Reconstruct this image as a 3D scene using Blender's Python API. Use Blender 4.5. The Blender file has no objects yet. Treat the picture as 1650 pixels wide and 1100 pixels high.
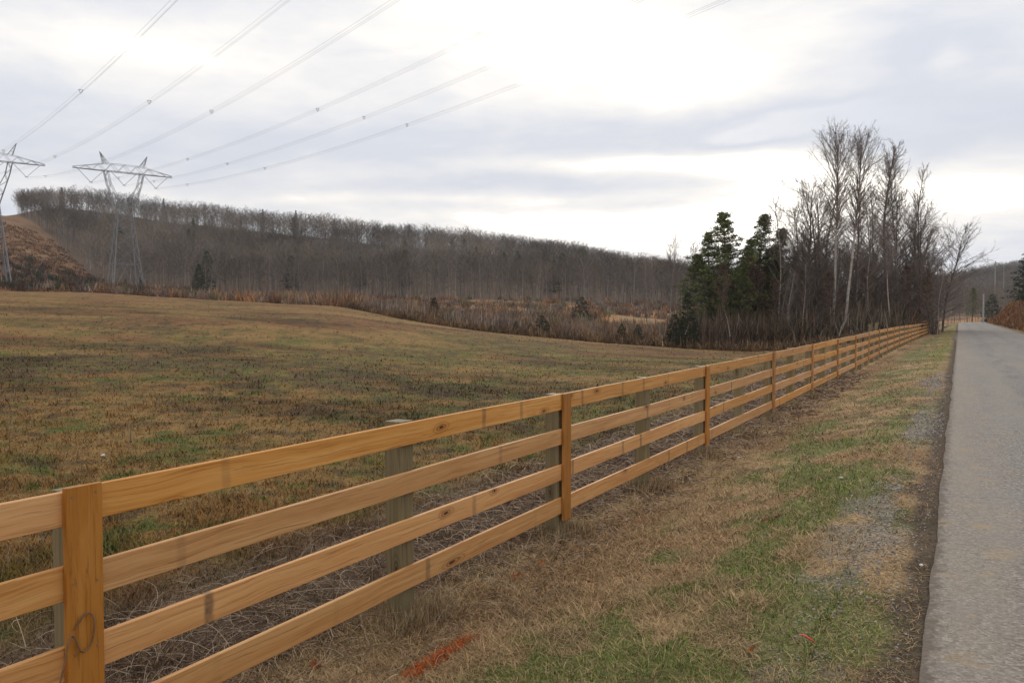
import bpy, math, random
import numpy as np
from math import radians, sin, cos, pi
scene = bpy.context.scene
COL = scene.collection
RS = np.random.RandomState(7)

# ------------------------------------------------------------------ camera
FPX = 1320.0; YAW = math.atan(720 / FPX); PITCH = math.atan(38 / FPX); EYE = 1.65
cam = bpy.data.cameras.new("camera"); cam_o = bpy.data.objects.new("camera", cam); COL.objects.link(cam_o)
cam.sensor_width = 36; cam.lens = 36 * FPX / 1650; cam.clip_start = 0.05; cam.clip_end = 6000
cam_o.location = (0, 0, EYE); cam_o.rotation_euler = (pi / 2 - PITCH, 0, YAW)
scene.camera = cam_o
RX, RY = cos(YAW), sin(YAW)            # camera right, flattened
FX, FY = -sin(YAW), cos(YAW)           # camera forward, flattened

def wxy(px, Z):
    """world x,y of picture column px at forward distance Z"""
    xr = (px - 825) / FPX * Z
    return xr * RX + Z * FX, xr * RY + Z * FY

# ------------------------------------------------------------------ exposure and world
scene.view_settings.view_transform = 'Standard'; scene.view_settings.look = 'None'
scene.view_settings.gamma = 1.0; scene.view_settings.exposure = 0.2; scene.view_settings.use_curve_mapping = False
SUN_AZ = math.atan((1000 - 825) / FPX) - YAW       # clockwise from +Y
SUN_EL = radians(27)
world = bpy.data.worlds.new("World"); scene.world = world; world.use_nodes = True
wn = world.node_tree.nodes; wl = world.node_tree.links
for n in list(wn): wn.remove(n)

class NT:
    def __init__(s, tree): s.t = tree; s.n = tree.nodes; s.l = tree.links
    def new(s, typ, **kw):
        nd = s.n.new(typ)
        for k, v in kw.items(): setattr(nd, k, v)
        return nd
    def put(s, sock, v):
        if hasattr(v, 'is_output') or isinstance(v, bpy.types.NodeSocket): s.l.new(v, sock)
        else: sock.default_value = v
    def m(s, op, a, b=None, c=None, clamp=False):
        nd = s.new('ShaderNodeMath', operation=op); nd.use_clamp = clamp
        for i, v in enumerate((a, b, c)):
            if v is not None: s.put(nd.inputs[i], v)
        return nd.outputs[0]
    def v(s, op, a, b=None, out=0, scale=None):
        nd = s.new('ShaderNodeVectorMath', operation=op)
        s.put(nd.inputs[0], a)
        if b is not None: s.put(nd.inputs[1], b)
        if scale is not None: s.put(nd.inputs['Scale'], scale)
        return nd.outputs[out]
    def xyz(s, x, y, z):
        nd = s.new('ShaderNodeCombineXYZ')
        for i, v in enumerate((x, y, z)): s.put(nd.inputs[i], v)
        return nd.outputs[0]
    def sep(s, v):
        nd = s.new('ShaderNodeSeparateXYZ'); s.l.new(v, nd.inputs[0]); return nd.outputs
    def noise(s, vec, scale, detail=4, rough=.5, dist=0., out=0, dim='3D'):
        nd = s.new('ShaderNodeTexNoise'); nd.noise_dimensions = dim
        if vec is not None: s.l.new(vec, nd.inputs['Vector'] if dim != '1D' else nd.inputs['W'])
        nd.inputs['Scale'].default_value = scale; nd.inputs['Detail'].default_value = detail
        nd.inputs['Roughness'].default_value = rough; nd.inputs['Distortion'].default_value = dist
        return nd.outputs[out]
    def ramp(s, fac, stops, interp='LINEAR'):
        nd = s.new('ShaderNodeValToRGB'); cr = nd.color_ramp; cr.interpolation = interp
        while len(cr.elements) < len(stops): cr.elements.new(.5)
        for e, (p, c) in zip(cr.elements, stops):
            e.position = p; e.color = tuple(c) + (1,) if len(c) == 3 else c
        s.l.new(fac, nd.inputs[0]); return nd.outputs[0]
    def sm(s, v, a, b):
        nd = s.new('ShaderNodeMapRange', interpolation_type='SMOOTHSTEP')
        s.put(nd.inputs[0], v); nd.inputs[1].default_value = a; nd.inputs[2].default_value = b
        return nd.outputs[0]
    def mix(s, f, a, b, mode='MIX'):
        nd = s.new('ShaderNodeMix', data_type='RGBA', blend_type=mode)
        s.put(nd.inputs[0], f)
        for i, c in ((6, a), (7, b)):
            if isinstance(c, (tuple, list)): nd.inputs[i].default_value = tuple(c)[:3] + (1,)
            else: s.l.new(c, nd.inputs[i])
        return nd.outputs[2]

W = NT(world.node_tree)
w_out = W.new('ShaderNodeOutputWorld')
sky = W.new('ShaderNodeTexSky', sky_type='NISHITA'); sky.sun_disc = False
sky.sun_elevation = SUN_EL; sky.sun_rotation = SUN_AZ; sky.altitude = 200; sky.dust_density = 1.5
bg_sky = W.new('ShaderNodeBackground'); wl.new(sky.outputs[0], bg_sky.inputs[0]); bg_sky.inputs[1].default_value = 0.10
tc = W.new('ShaderNodeTexCoord')
d = W.sep(tc.outputs['Generated'])
az = W.m('ARCTAN2', d[0], d[1]); el = W.m('ARCSINE', d[2])
hz = W.m('ADD', W.m('MAXIMUM', d[2], 0.0), 0.09)
plane = W.xyz(W.m('DIVIDE', d[0], hz), W.m('DIVIDE', d[1], hz), 0.0)
n_big = W.noise(plane, 0.55, 6, .52, .3)
n_fin = W.noise(plane, 2.2, 7, .58, .4)
ae = W.xyz(az, el, 0.0)
aes = W.v('MULTIPLY', ae, (1.0, 2.6, 1.0))
warp = W.v('SUBTRACT', W.noise(aes, 4.0, 3, .5, 0, out=1), (.5, .5, .5))
p_ae = W.v('ADD', ae, W.v('MULTIPLY', warp, (.20, .045, 0.)))
def sky_pt(px, py):
    a = math.atan((px - 825) / FPX) - YAW
    return a, math.atan((512 - py) / math.hypot(FPX, px - 825))
def blob(px, py, w, h, amp):
    a, e = sky_pt(px, py)
    sx, sy = FPX / w * (1 + ((px - 825) / FPX) ** 2) ** .8, FPX / h
    q = W.v('MULTIPLY', W.v('SUBTRACT', p_ae, (a, e, 0.)), (sx, sy, 0.))
    dd = W.v('DOT_PRODUCT', q, q, out=1)
    return W.m('MULTIPLY', W.m('EXPONENT', W.m('MULTIPLY', dd, -1.0)), amp)
val = W.m('MULTIPLY_ADD', n_big, 0.38, 0.195)
val = W.m('ADD', val, W.m('MULTIPLY_ADD', n_fin, 0.50, -0.24))
val = W.m('ADD', val, W.m('MULTIPLY_ADD', W.noise(W.v('MULTIPLY', ae, (6., 20., 1.)), 1.0, 6, .6, .3), 0.56, -0.26))
for b in [(900, 40, 340, 130, .24), (950, 60, 560, 210, .13), (1060, 100, 240, 80, .22), (760, -10, 220, 70, .16), (1130, 150, 110, 40, .25), (980, 262, 210, 16, .42), (1180, 266, 190, 22, .46), (1440, 310, 300, 45, .50), (1640, 330, 120, 50, .2), (1300, 300, 160, 34, .3),
          (620, 325, 420, 9, .26), (850, 360, 300, 24, .46), (1080, 390, 200, 24, .3), (1250, 385, 220, 45, .40),
          (230, 95, 200, 40, .20), (290, 150, 150, 26, .14), (60, 60, 180, 34, .18), (480, 125, 150, 26, .16), (420, 60, 120, 30, .12), (1500, 95, 40, 22, .22), (180, 300, 200, 20, .06),
          (1150, 208, 330, 34, -.19), (1350, 205, 230, 44, -.22), (1540, 225, 200, 40, -.24), (1420, 80, 140, 55, -.14), (640, 250, 340, 30, -.13), (980, 205, 150, 24, -.10),
          (60, 175, 170, 38, -.16), (900, 300, 240, 15, -.08), (560, 215, 260, 20, -.08), (330, 35, 140, 30, -.10), (150, 240, 240, 20, -.10), (950, 408, 140, 10, -.16), (1600, 400, 150, 30, -.08), (1630, 120, 100, 60, -.06)]:
    val = W.m('ADD', val, blob(*b))
cloud = W.ramp(val, [(0.0, (.54, .59, .69)), (.24, (.645, .68, .76)), (.44, (.77, .785, .83)), (.60, (.88, .87, .87)), (.78, (1.03, .99, .94)), (1.0, (1.9, 1.8, 1.65))])
below = W.sm(d[2], -0.02, 0.0)
cloud2 = W.mix(below, (.25, .23, .2), cloud)
bg_cl = W.new('ShaderNodeBackground'); wl.new(cloud2, bg_cl.inputs[0]); bg_cl.inputs[1].default_value = 1.0
# a few thin places where the clear sky shows through the cloud deck
gap = W.m('MULTIPLY', W.sm(val, .34, .10), 0.18)
cov = W.m('SUBTRACT', 1.0, gap)
mixs = W.new('ShaderNodeMixShader'); wl.new(cov, mixs.inputs[0]); wl.new(bg_sky.outputs[0], mixs.inputs[1]); wl.new(bg_cl.outputs[0], mixs.inputs[2])
wl.new(mixs.outputs[0], w_out.inputs[0])

sun = bpy.data.lights.new("sun", 'SUN'); sun.energy = 0.8; sun.angle = radians(14); sun.color = (1, .95, .86)
sun_o = bpy.data.objects.new("sun", sun); COL.objects.link(sun_o)
sun_o.rotation_euler = (pi / 2 - SUN_EL, 0, pi - SUN_AZ)   # lamp shines from the veiled sun towards the camera

# ------------------------------------------------------------------ small numpy noise
def _hash(i, j, s):
    n = (i.astype(np.int64) * 374761393 + j.astype(np.int64) * 668265263 + s * 1274126177) & 0x7fffffff
    n = ((n ^ (n >> 13)) * 1274126177) & 0x7fffffff
    n = ((n ^ (n >> 15)) * 60493) & 0x7fffffff
    return (n & 0xffffff) / float(0xffffff)
def vnoise(x, y, s=0):
    i = np.floor(x); j = np.floor(y); u = x - i; v = y - j
    u = u * u * (3 - 2 * u); v = v * v * (3 - 2 * v)
    a = _hash(i, j, s); b = _hash(i + 1, j, s); c = _hash(i, j + 1, s); e = _hash(i + 1, j + 1, s)
    return a + (b - a) * u + (c - a) * v + (a - b - c + e) * u * v
def fbm(x, y, s=0, o=4, g=.5):
    r = 0; a = 1; t = 0
    for k in range(o):
        r = r + a * vnoise(x * 2 ** k + 17.3 * k, y * 2 ** k - 9.1 * k, s + k); t += a; a *= g
    return r / t
def sstep(x, a, b):
    t = np.clip((x - a) / (b - a), 0, 1); return t * t * (3 - 2 * t)

# ------------------------------------------------------------------ terrain height
ZK = np.array([0.5, 8, 20, 40, 60, 80, 100, 130, 160, 200, 235, 300, 350, 420, 500, 600, 750, 1000, 1500.])
COLS = {  # picture column -> z at 40 m, then horizon-relative rows from 60 m on
    -500: (.8, 478, 472, 468, 462, 461, 455, 450, 400, 370, 325, 325, 335, 360, 400, 440),
    0: (.55, 497, 484, 477, 470.5, 470, 466, 461, 425, 395, 352, 349, 356, 385, 420, 450),
    70: (.5, 499, 486, 478, 472, 471, 468, 465, 440, 415, 380, 352, 336, 360, 410, 450),
    130: (.5, 501, 487, 480, 474, 472, 471, 470, 457, 440, 412, 378, 337, 352, 400, 450),
    240: (.4, 505, 491, 484, 479, 477.5, 477, 475, 468, 455, 425, 385, 352, 372, 410, 450),
    400: (.2, 508, 496, 489, 487, 488, 487, 484, 478, 460, 432, 398, 370, 385, 420, 460),
    540: (.0, 512, 499, 493, 495, 496, 494, 488, 480, 464, 440, 410, 385, 395, 430, 460),
    640: (-.2, 524, 514, 512, 517, 513, 504, 495, 483, 468, 446, 420, 399, 410, 440, 470),
    780: (-.4, 539, 535, 540, 539, 529, 512, 500, 484, 470, 450, 426, 405, 420, 450, 480),
    950: (-.6, 556, 552, 556, 547, 533, 515, 502, 486, 476, 460, 445, 432, 440, 465, 485),
    1100: (-.6, 566, 562, 560, 549, 536, 520, 508, 492, 483, 474, 464, 456, 462, 480, 490),
    1200: (-.6, 569, 566, 562, 551, 540, 526, 517, 503, 495, 486, 478, 471, 474, 488, 495),
    1350: (-.5, 566, 561, 555, 547, 540, 532, 527, 520, 514, 506, 498, 489, 486, 484, 490),
    1500: (-.4, 548, 542, 537, 532, 530, 528, 527, 525, 523, 519, 512, 503, 484, 468, 480),
    1600: (-.4, 546, 541, 536, 531, 529, 527, 526, 524, 522, 518, 511, 501, 478, 449, 465),
    1660: (-.4, 545, 540, 535, 530, 528, 526, 525, 523, 521, 517, 510, 499, 472, 436, 455),
    2300: (-.4, 540, 535, 530, 525, 523, 521, 520, 518, 515, 510, 500, 480, 440, 395, 420)}
pxs = sorted(COLS); PHI = np.arctan((np.array(pxs) - 825) / FPX)
TAB = []
for q in pxs:
    c = COLS[q]; zz = [-.42, -.42, -.42 + .25 * (c[0] + .42), c[0]]
    zz += [EYE - (y - 512) * Z / FPX for y, Z in zip(c[1:], ZK[4:])]
    TAB.append(zz)
TAB = np.array(TAB)
NP_, NZ_ = 260, 320
ph_g = np.linspace(PHI[0], PHI[-1], NP_); lz_g = np.linspace(math.log(.5), math.log(1500), NZ_)
T1 = np.array([np.interp(lz_g, np.log(ZK), r) for r in TAB]); GR = np.array([np.interp(ph_g, PHI, T1[:, k]) for k in range(NZ_)]).T
for _ in range(5):
    p = np.pad(GR, ((1, 1), (0, 0)), 'edge'); GR = (p[:-2] + p[1:-1] + p[2:]) / 3
for _ in range(2):
    p = np.pad(GR, ((0, 0), (1, 1)), 'edge'); GR = (p[:, :-2] + p[:, 1:-1] + p[:, 2:]) / 3
FK = ([-20, 12, 17, 22, 27, 32, 37, 52, 80, 110, 160, 260], [-.42, -.42, -.40, -.35, -.38, -.34, -.30, -.24, -.27, -.33, -.2, 0])
RK = ([-50, 60, 100, 150, 200, 240, 270, 300, 340, 400, 500], [0, 0, .05, .2, .40, .48, .42, .1, -.8, -3, -6])
_yy = np.linspace(-50, 500, 1100); _k = np.ones(25) / 25
_f = np.interp(_yy, *FK); _r = np.interp(_yy, *RK)
_f[12:-12] = np.convolve(_f, _k, 'valid'); _r[12:-12] = np.convolve(_r, _k, 'valid')
def zfence(y): return np.interp(y, _yy, _f)
def zroad(y): return np.interp(y, _yy, _r)
def road_shift(y):   # the far road bends gently to the right
    t = np.clip((y - 215) / 120, 0, 3); return 7.0 * t * t
def height(x, y, fine=True):
    x = np.asarray(x, float); y = np.asarray(y, float)
    xr = x * RX + y * RY; zf = x * FX + y * FY
    ph = np.clip(np.arctan2(xr, zf), PHI[0], PHI[-1]); rr = np.hypot(x, y) * np.cos(ph)
    lz = np.log(np.clip(rr, .5, 1500))
    fi = (ph - ph_g[0]) / (ph_g[1] - ph_g[0]); fj = (lz - lz_g[0]) / (lz_g[1] - lz_g[0])
    i = np.clip(fi.astype(int), 0, NP_ - 2); j = np.clip(fj.astype(int), 0, NZ_ - 2); u = fi - i; v = fj - j
    h = GR[i, j] * (1 - u) * (1 - v) + GR[i + 1, j] * u * (1 - v) + GR[i, j + 1] * (1 - u) * v + GR[i + 1, j + 1] * u * v
    xs = x - road_shift(y)
    zr = zroad(y); zfn = zfence(y)
    verge = zfn + (zr - .02 - zfn) * sstep(xs, -3.1, -.35)
    bank = np.interp(y, [60, 95, 125, 170, 230, 270, 330], [0, 1.2, 4.6, 5.4, 5.4, 3.2, 0.]) * (.75 * sstep(xs, 6.4, 11.5) + .25 * sstep(xs, 8, 22))
    corr = np.where(xs > 5.6, zr - .02 - .12 * sstep(xs, 5.8, 7.2) + bank, verge)
    corr = np.where((xs > -.07) & (xs < 5.62), zr - .07, corr)
    wc = sstep(xs, -5.5 - .13 * np.maximum(y, 0), -3.6) * (1 - sstep(y, 300, 420)) * (1 - sstep(xs, 22, 60))
    wc = np.maximum(wc, (1 - sstep(y, -4, 0)) * 1.0)
    r = np.hypot(x, y)
    rough = .05 * (fbm(x * 1.3, y * 1.3, 3, 3) - .5) + .35 * (fbm(x * .07, y * .07, 9, 3) - .5) * sstep(r, 12, 70) * (1 - wc)
    rough = rough + 1.6 * (fbm(x * .05, y * .05, 23, 3) - .5) * sstep(r, 165, 240) * (1 - wc) + 5. * (fbm(x * .012, y * .012, 21, 3) - .5) * sstep(r, 260, 480) * (1 - wc)
    if fine: rough = rough + .035 * (fbm(x * 7, y * 7, 5, 3) - .5)
    onroad = (xs > -.4) & (xs < 5.9)
    rough = np.where(onroad & (wc > .5), 0, rough)
    return h * (1 - wc) + corr * wc + rough
def ground(x, y): return float(height(np.array([x]), np.array([y]), False)[0])
def gpt(px, Z): x, y = wxy(px, Z); return x, y, ground(x, y)

# ------------------------------------------------------------------ ground colour, by what grows or lies there
def mixc(a, b, t): t = t[:, None]; return a * (1 - t) + b * t
C_ = lambda *c: np.array(c)[None, :]
def gcol(x, y):
    n = len(x); r = np.hypot(x, y)
    xr = x * RX + y * RY; zf = x * FX + y * FY
    px = 825 + FPX * xr / np.maximum(zf, .1); px = np.where(zf < .1, -500, px)
    xs = x - road_shift(y)
    a = fbm(x * .9, y * .9, 31, 4); b = fbm(x * .16, y * .16, 32, 4); c = fbm(x * 2.7, y * 2.7, 33, 3); e = fbm(x * .05, y * .09, 34, 3)
    straw = np.repeat(C_(.265, .168, .070), n, 0)
    f = straw
    f = mixc(f, C_(.245, .138, .056), sstep(b, .42, .62) * .8)
    f = mixc(f, C_(.165, .148, .044), sstep(a * .6 + b * .4 + .5 * (e - .5) + .12 * (1 - sstep(r, 16, 60)) - .001 * np.maximum(r - 15, 0), .43, .57) * .85)
    f = mixc(f, C_(.115, .075, .045), sstep(c * .3 + a * .3 + b * .4, .48, .64) * .8)
    f = mixc(f, C_(.27, .152, .062), sstep(r, 35, 90) * .5)
    f = mixc(f, C_(.20, .095, .05), sstep(fbm(x * .11 + 40, y * .30, 35, 3), .52, .68) * sstep(r, 22, 45) * .75)
    f = f * (.70 + .6 * fbm(x * 5.5, y * 5.5, 38, 3) * sstep(-r, -40, -12) + .3 * sstep(r, 12, 40))[:, None]
    f = mixc(f, C_(.10, .125, .035), sstep(fbm(x * 3.3, y * 3.3, 39, 3) + .3 * (a - .5), .60, .72) * .8 * (1 - .6 * sstep(r, 25, 60)))
    f = mixc(f, C_(.095, .066, .042), sstep(fbm(x * 2.1 + 9, y * 2.1, 40, 3) + .4 * (b - .5), .58, .70) * .7)
    # dark weedy swale across the field
    sw = np.exp(-((zf - 29 - 4 * (b - .5) * 2) / 1.3) ** 2) * (1 - sstep(px, 180, 420)) * sstep(fbm(x * .25, y * .25, 36, 2), .3, .5)
    f = mixc(f, C_(.085, .052, .034), np.clip(sw, 0, 1) * .85)
    f = f * C_(.99, .94, .79)
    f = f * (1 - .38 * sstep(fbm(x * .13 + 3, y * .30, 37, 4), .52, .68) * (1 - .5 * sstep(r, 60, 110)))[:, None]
    # dead brambles right behind the fence
    bw = sstep(xs, -5.9 + 1.2 * (a - .5), -4.9) * (1 - sstep(xs, -3.5, -3.25))
    f = mixc(f, C_(.17, .12, .08), bw * .9)
    # verge
    v = mixc(np.repeat(C_(.42, .28, .145), n, 0), C_(.30, .18, .09), sstep(a, .4, .62))
    green = sstep(fbm(x * 1.5, y * .8, 41, 4) * .55 + fbm(x * .5, y * .3, 48, 2) * .25 + c * .2 + (fbm(x * 5, y * 3.4, 49, 2) - .5) * .14 + .08 * np.exp(-((xs + 1.75 - .3 * np.sin(y * .35)) / .75) ** 2) - .035 * sstep(xs, -1.2, -.6), .46, .575) * sstep(xs, -2.85, -2.1)
    v = mixc(v, C_(.15, .165, .055), green * .8)
    v = mixc(v, C_(.15, .10, .06), sstep(c, .55, .7) * .7)
    v = mixc(v, C_(.19, .175, .05), np.exp(-((xs + .75) / .35) ** 2) * sstep(y, 22, 40) * .75)
    gv = sstep(fbm(x * .8, y * .45, 42, 3) * .8 + a * .2 + .12 * np.exp(-((xs + .55) / .2) ** 2) + (c - .5) * .30, .59, .69) * sstep(xs, -1.1, -.8) * (1 - sstep(y, 20, 40))
    v = mixc(v, C_(.31, .265, .215), gv * .65)
    dirt = sstep(xs + .22 * (c - .5), -.40, -.24)
    v = mixc(v, C_(.10, .072, .052), dirt * .9)
    f = mixc(f, v, sstep(xs, -3.45, -3.2))
    # right roadside and bank
    rb = mixc(np.repeat(C_(.18, .11, .055), n, 0), C_(.26, .115, .05), sstep(fbm(x * .12, y * .12, 44, 3), .4, .6))
    rb = mixc(rb, C_(.24, .19, .10), (1 - sstep(xs, 6.2, 9)) * .8)
    f = mixc(f, rb, sstep(xs, 5.4, 5.8))
    # valley scrub, cut hillside, forest floor
    crest = np.interp(px, [-500, 0, 240, 400, 540, 640, 780, 950, 1100, 1500], [170, 165, 150, 135, 108, 100, 88, 84, 80, 75])
    sc = mixc(np.repeat(C_(.16, .095, .055), n, 0), C_(.40, .20, .075), sstep(fbm(x * .06, y * .06, 51, 3), .42, .58) * .9)
    sc = mixc(sc, C_(.28, .21, .10), sstep(fbm(x * .05, y * .08, 52, 3), .58, .7) * .7)
    sc = mixc(sc, C_(.20, .11, .058) * (.6 + .8 * fbm(x * .15, y * .15, 58, 3))[:, None], (px < 190) * .85)
    offroad = (xs < -6) | (r > 330)
    k = sstep(zf, crest, crest + 6) * offroad
    f = mixc(f, sc, k)
    ff = mixc(np.repeat(C_(.105, .075, .052), n, 0), C_(.15, .09, .05), b)
    cut = forest_mask(px, zf)
    f = mixc(f, ff, cut * offroad)
    f = mixc(f, ff, sstep(np.abs(px - 1330) * -1., -190, -160) * sstep(zf, 76, 84) * (xs < -7))
    # clay track up the cut
    tr = np.exp(-((px - (108 + .012 * (300 - zf))) / 6) ** 2) * (zf > 165) * (zf < 300)
    f = mixc(f, C_(.27, .185, .125), tr * .8)
    return f
def forest_mask(px, zf):
    edge = np.interp(px, [-500, 20, 35, 100, 150, 190, 240, 400, 800, 1100, 1300, 1500, 1515, 2300], [900, 900, 500, 400, 330, 300, 280, 285, 290, 270, 240, 330, 520, 520])
    return sstep(zf, edge, edge + 12)

# ------------------------------------------------------------------ mesh helpers
def mesh_obj(name, V, F, mat, parent=None, col=None, smooth=False, link=True, loc=None):
    """F: list of int arrays (n,3) or (n,4); col: per-vertex rgb"""
    me = bpy.data.meshes.new(name); V = np.asarray(V, np.float32)
    F = [np.asarray(f, np.int32) for f in F if len(f)]
    me.vertices.add(len(V)); me.vertices.foreach_set('co', V.ravel())
    nl = sum(f.size for f in F); npoly = sum(len(f) for f in F)
    me.loops.add(nl); me.polygons.add(npoly)
    me.loops.foreach_set('vertex_index', np.concatenate([f.ravel() for f in F]))
    sizes = np.concatenate([np.full(len(f), f.shape[1], np.int32) for f in F])
    me.polygons.foreach_set('loop_start', np.concatenate([[0], np.cumsum(sizes)[:-1]]).astype(np.int32))
    me.polygons.foreach_set('loop_total', sizes)
    me.polygons.foreach_set('use_smooth', np.full(npoly, bool(smooth)))
    me.update(calc_edges=True)
    if col is not None:
        at = me.color_attributes.new('col', 'FLOAT_COLOR', 'POINT')
        c4 = np.ones((len(V), 4), np.float32); c4[:, :3] = col; at.data.foreach_set('color', c4.ravel())
    if mat: me.materials.append(mat)
    o = bpy.data.objects.new(name, me)
    if link: COL.objects.link(o)
    if parent: o.parent = parent
    if loc: o.location = loc
    return o
def tag(o, label=None, cat=None, group=None, kind=None):
    if label: o['label'] = label
    if cat: o['category'] = cat
    if group: o['group'] = group
    if kind: o['kind'] = kind
    return o
def empty(name, loc, rz=0):
    o = bpy.data.objects.new(name, None); COL.objects.link(o); o.location = loc; o.rotation_euler = (0, 0, rz); o.empty_display_size = .2
    return o
def copy_tree(o, parent=None):
    c = o.copy(); COL.objects.link(c)
    if parent: c.parent = parent
    for ch in list(o.children): copy_tree(ch, c)
    return c
class SG:
    """bag of tapered sticks built as one mesh"""
    def __init__(s): s.a = []; s.b = []; s.r = []; s.q = []; s.c = []
    def add(s, a, b, r0, r1=None, col=(1, 1, 1)):
        s.a.append(a); s.b.append(b); s.r.append(r0); s.q.append(r0 if r1 is None else r1); s.c.append(col)
    def arrays(s, n=4):
        return sticks(np.array(s.a, float), np.array(s.b, float), np.array(s.r, float), np.array(s.q, float), n)
    def build(s, name, mat, parent=None, n=4, **k):
        V, F = s.arrays(n); return mesh_obj(name, V, F, mat, parent, **k)
def sticks(A, B, R0, R1, n=4):
    D = B - A; L = np.linalg.norm(D, axis=1, keepdims=True); D = D / np.maximum(L, 1e-9)
    up = np.where(np.abs(D[:, 2:3]) > .9, [[1., 0, 0]], [[0, 0, 1.]]); U = np.cross(D, up); U /= np.linalg.norm(U, axis=1, keepdims=True); Wv = np.cross(D, U)
    N = len(A); V = np.zeros((N, 2 * n, 3))
    for k in range(n):
        t = 2 * pi * (k + .5) / n; o = U * cos(t) + Wv * sin(t)
        V[:, k] = A + o * R0[:, None]; V[:, n + k] = B + o * R1[:, None]
    base = (np.arange(N) * 2 * n)[:, None]; q = []
    for k in range(n):
        k2 = (k + 1) % n; q.append(np.concatenate([base + k, base + k2, base + n + k2, base + n + k], 1))
    F = [np.concatenate(q)]
    if n == 4: F.append(np.concatenate([base + 3, base + 2, base + 1, base], 1)); F.append(np.concatenate([base + 4, base + 5, base + 6, base + 7], 1))
    return V.reshape(-1, 3), F
def tube(pts, rad, n=6):
    pts = np.array(pts, float); rad = np.broadcast_to(rad, (len(pts),)); V = []
    T = np.gradient(pts, axis=0)
    for p, t, r in zip(pts, T, rad):
        t = t / np.linalg.norm(t); u = np.cross(t, [1, 0, 0] if abs(t[2]) > .8 else [0, 0, 1.]); u /= np.linalg.norm(u); w = np.cross(t, u)
        for k in range(n): a = 2 * pi * k / n; V.append(p + r * (u * cos(a) + w * sin(a)))
    F = [[i * n + k, i * n + (k + 1) % n, (i + 1) * n + (k + 1) % n, (i + 1) * n + k] for i in range(len(pts) - 1) for k in range(n)]
    return np.array(V), [np.array(F)]
def join(parts):
    Vs = []; Q = []; T = []; o = 0
    for V, F in parts:
        Vs.append(V)
        for f in F:
            f = np.asarray(f)
            if len(f) == 0: continue
            (Q if f.shape[1] == 4 else T).append(f + o)
        o += len(V)
    out = []
    if Q: out.append(np.concatenate(Q))
    if T: out.append(np.concatenate(T))
    return np.concatenate(Vs), out
def beam(p0, length, w, h, st=2, ch=.004, bow=None, axis='y'):
    """chamfered plank along +x from 0..length, width w in y, height h in z (centred); bow(t)->(dy,dz)"""
    hw, hh = w / 2, h / 2
    prof = [(-hw + ch, -hh), (hw - ch, -hh), (hw, -hh + ch), (hw, hh - ch), (hw - ch, hh), (-hw + ch, hh), (-hw, hh - ch), (-hw, -hh + ch)]
    V = []
    for i in range(st + 1):
        t = i / st; dy, dz = bow(t) if bow else (0, 0)
        for (a, b) in prof: V.append((p0[0] + t * length, p0[1] + a + dy, p0[2] + b + dz))
    V = np.array(V); F = [[i * 8 + k, i * 8 + (k + 1) % 8, (i + 1) * 8 + (k + 1) % 8, (i + 1) * 8 + k] for i in range(st) for k in range(8)]
    e = st * 8
    caps = [[0, 7, 6, 5], [0, 5, 4, 3], [0, 3, 2, 1], [e, e + 1, e + 2, e + 3], [e, e + 3, e + 4, e + 5], [e, e + 5, e + 6, e + 7]]
    return V, [np.array(F)[:, ::-1], np.array(caps)[:, ::-1]]
def blades(P, hgt, lean, azim, width, col, curve=.5):
    """grass blades: 5 vertices each"""
    N = len(P); D = np.stack([np.cos(azim), np.sin(azim), np.zeros(N)], 1); S = np.stack([-np.sin(azim + RS.uniform(-1, 1, N)), np.cos(azim + RS.uniform(-1, 1, N)), np.zeros(N)], 1)
    up = np.array([[0, 0, 1.]]); h = hgt[:, None]; w = width[:, None] / 2; sl = np.sin(lean)[:, None]; cl = np.cos(lean)[:, None]
    mid = P + D * h * sl * (.5 - .2 * curve) + up * h * (.5 * cl + .12 * curve * cl); tip = P + D * h * sl + up * h * cl
    V = np.stack([P - S * w, P + S * w, mid + S * w * .8, mid - S * w * .8, tip], 1).reshape(-1, 3)
    b = (np.arange(N) * 5)[:, None]
    return V, [np.concatenate([b, b + 1, b + 2, b + 3], 1), np.concatenate([b + 3, b + 2, b + 4], 1)], np.repeat(col, 5, 0)

# ------------------------------------------------------------------ materials
def mat(name, build):
    m = bpy.data.materials.new(name); m.use_nodes = True; t = NT(m.node_tree)
    bs = m.node_tree.nodes['Principled BSDF']; bs.inputs['Roughness'].default_value = .85; bs.inputs['Specular IOR Level'].default_value = .25
    build(t, bs); return m
def bump(t, bs, h, strength=.4, dist=.01):
    b = t.new('ShaderNodeBump'); b.inputs['Strength'].default_value = strength; b.inputs['Distance'].default_value = dist
    t.l.new(h, b.inputs['Height']); t.l.new(b.outputs[0], bs.inputs['Normal'])
def m_plain(name, c, var=.3, scale=3., rough=.85, metal=0.):
    def f(t, bs):
        tcn = t.new('ShaderNodeTexCoord'); oi = t.new('ShaderNodeObjectInfo')
        n = t.noise(tcn.outputs['Object'], scale, 5, .6)
        a = tuple(v * (1 - var) for v in c); b = tuple(v * (1 + var) for v in c)
        col = t.ramp(n, [(.3, a), (.7, b)])
        k = t.m('MULTIPLY_ADD', oi.outputs['Random'], .35, .82)
        t.l.new(t.v('SCALE', col, scale=k), bs.inputs['Base Color']); bs.inputs['Roughness'].default_value = rough; bs.inputs['Metallic'].default_value = metal
    return mat(name, f)
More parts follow.
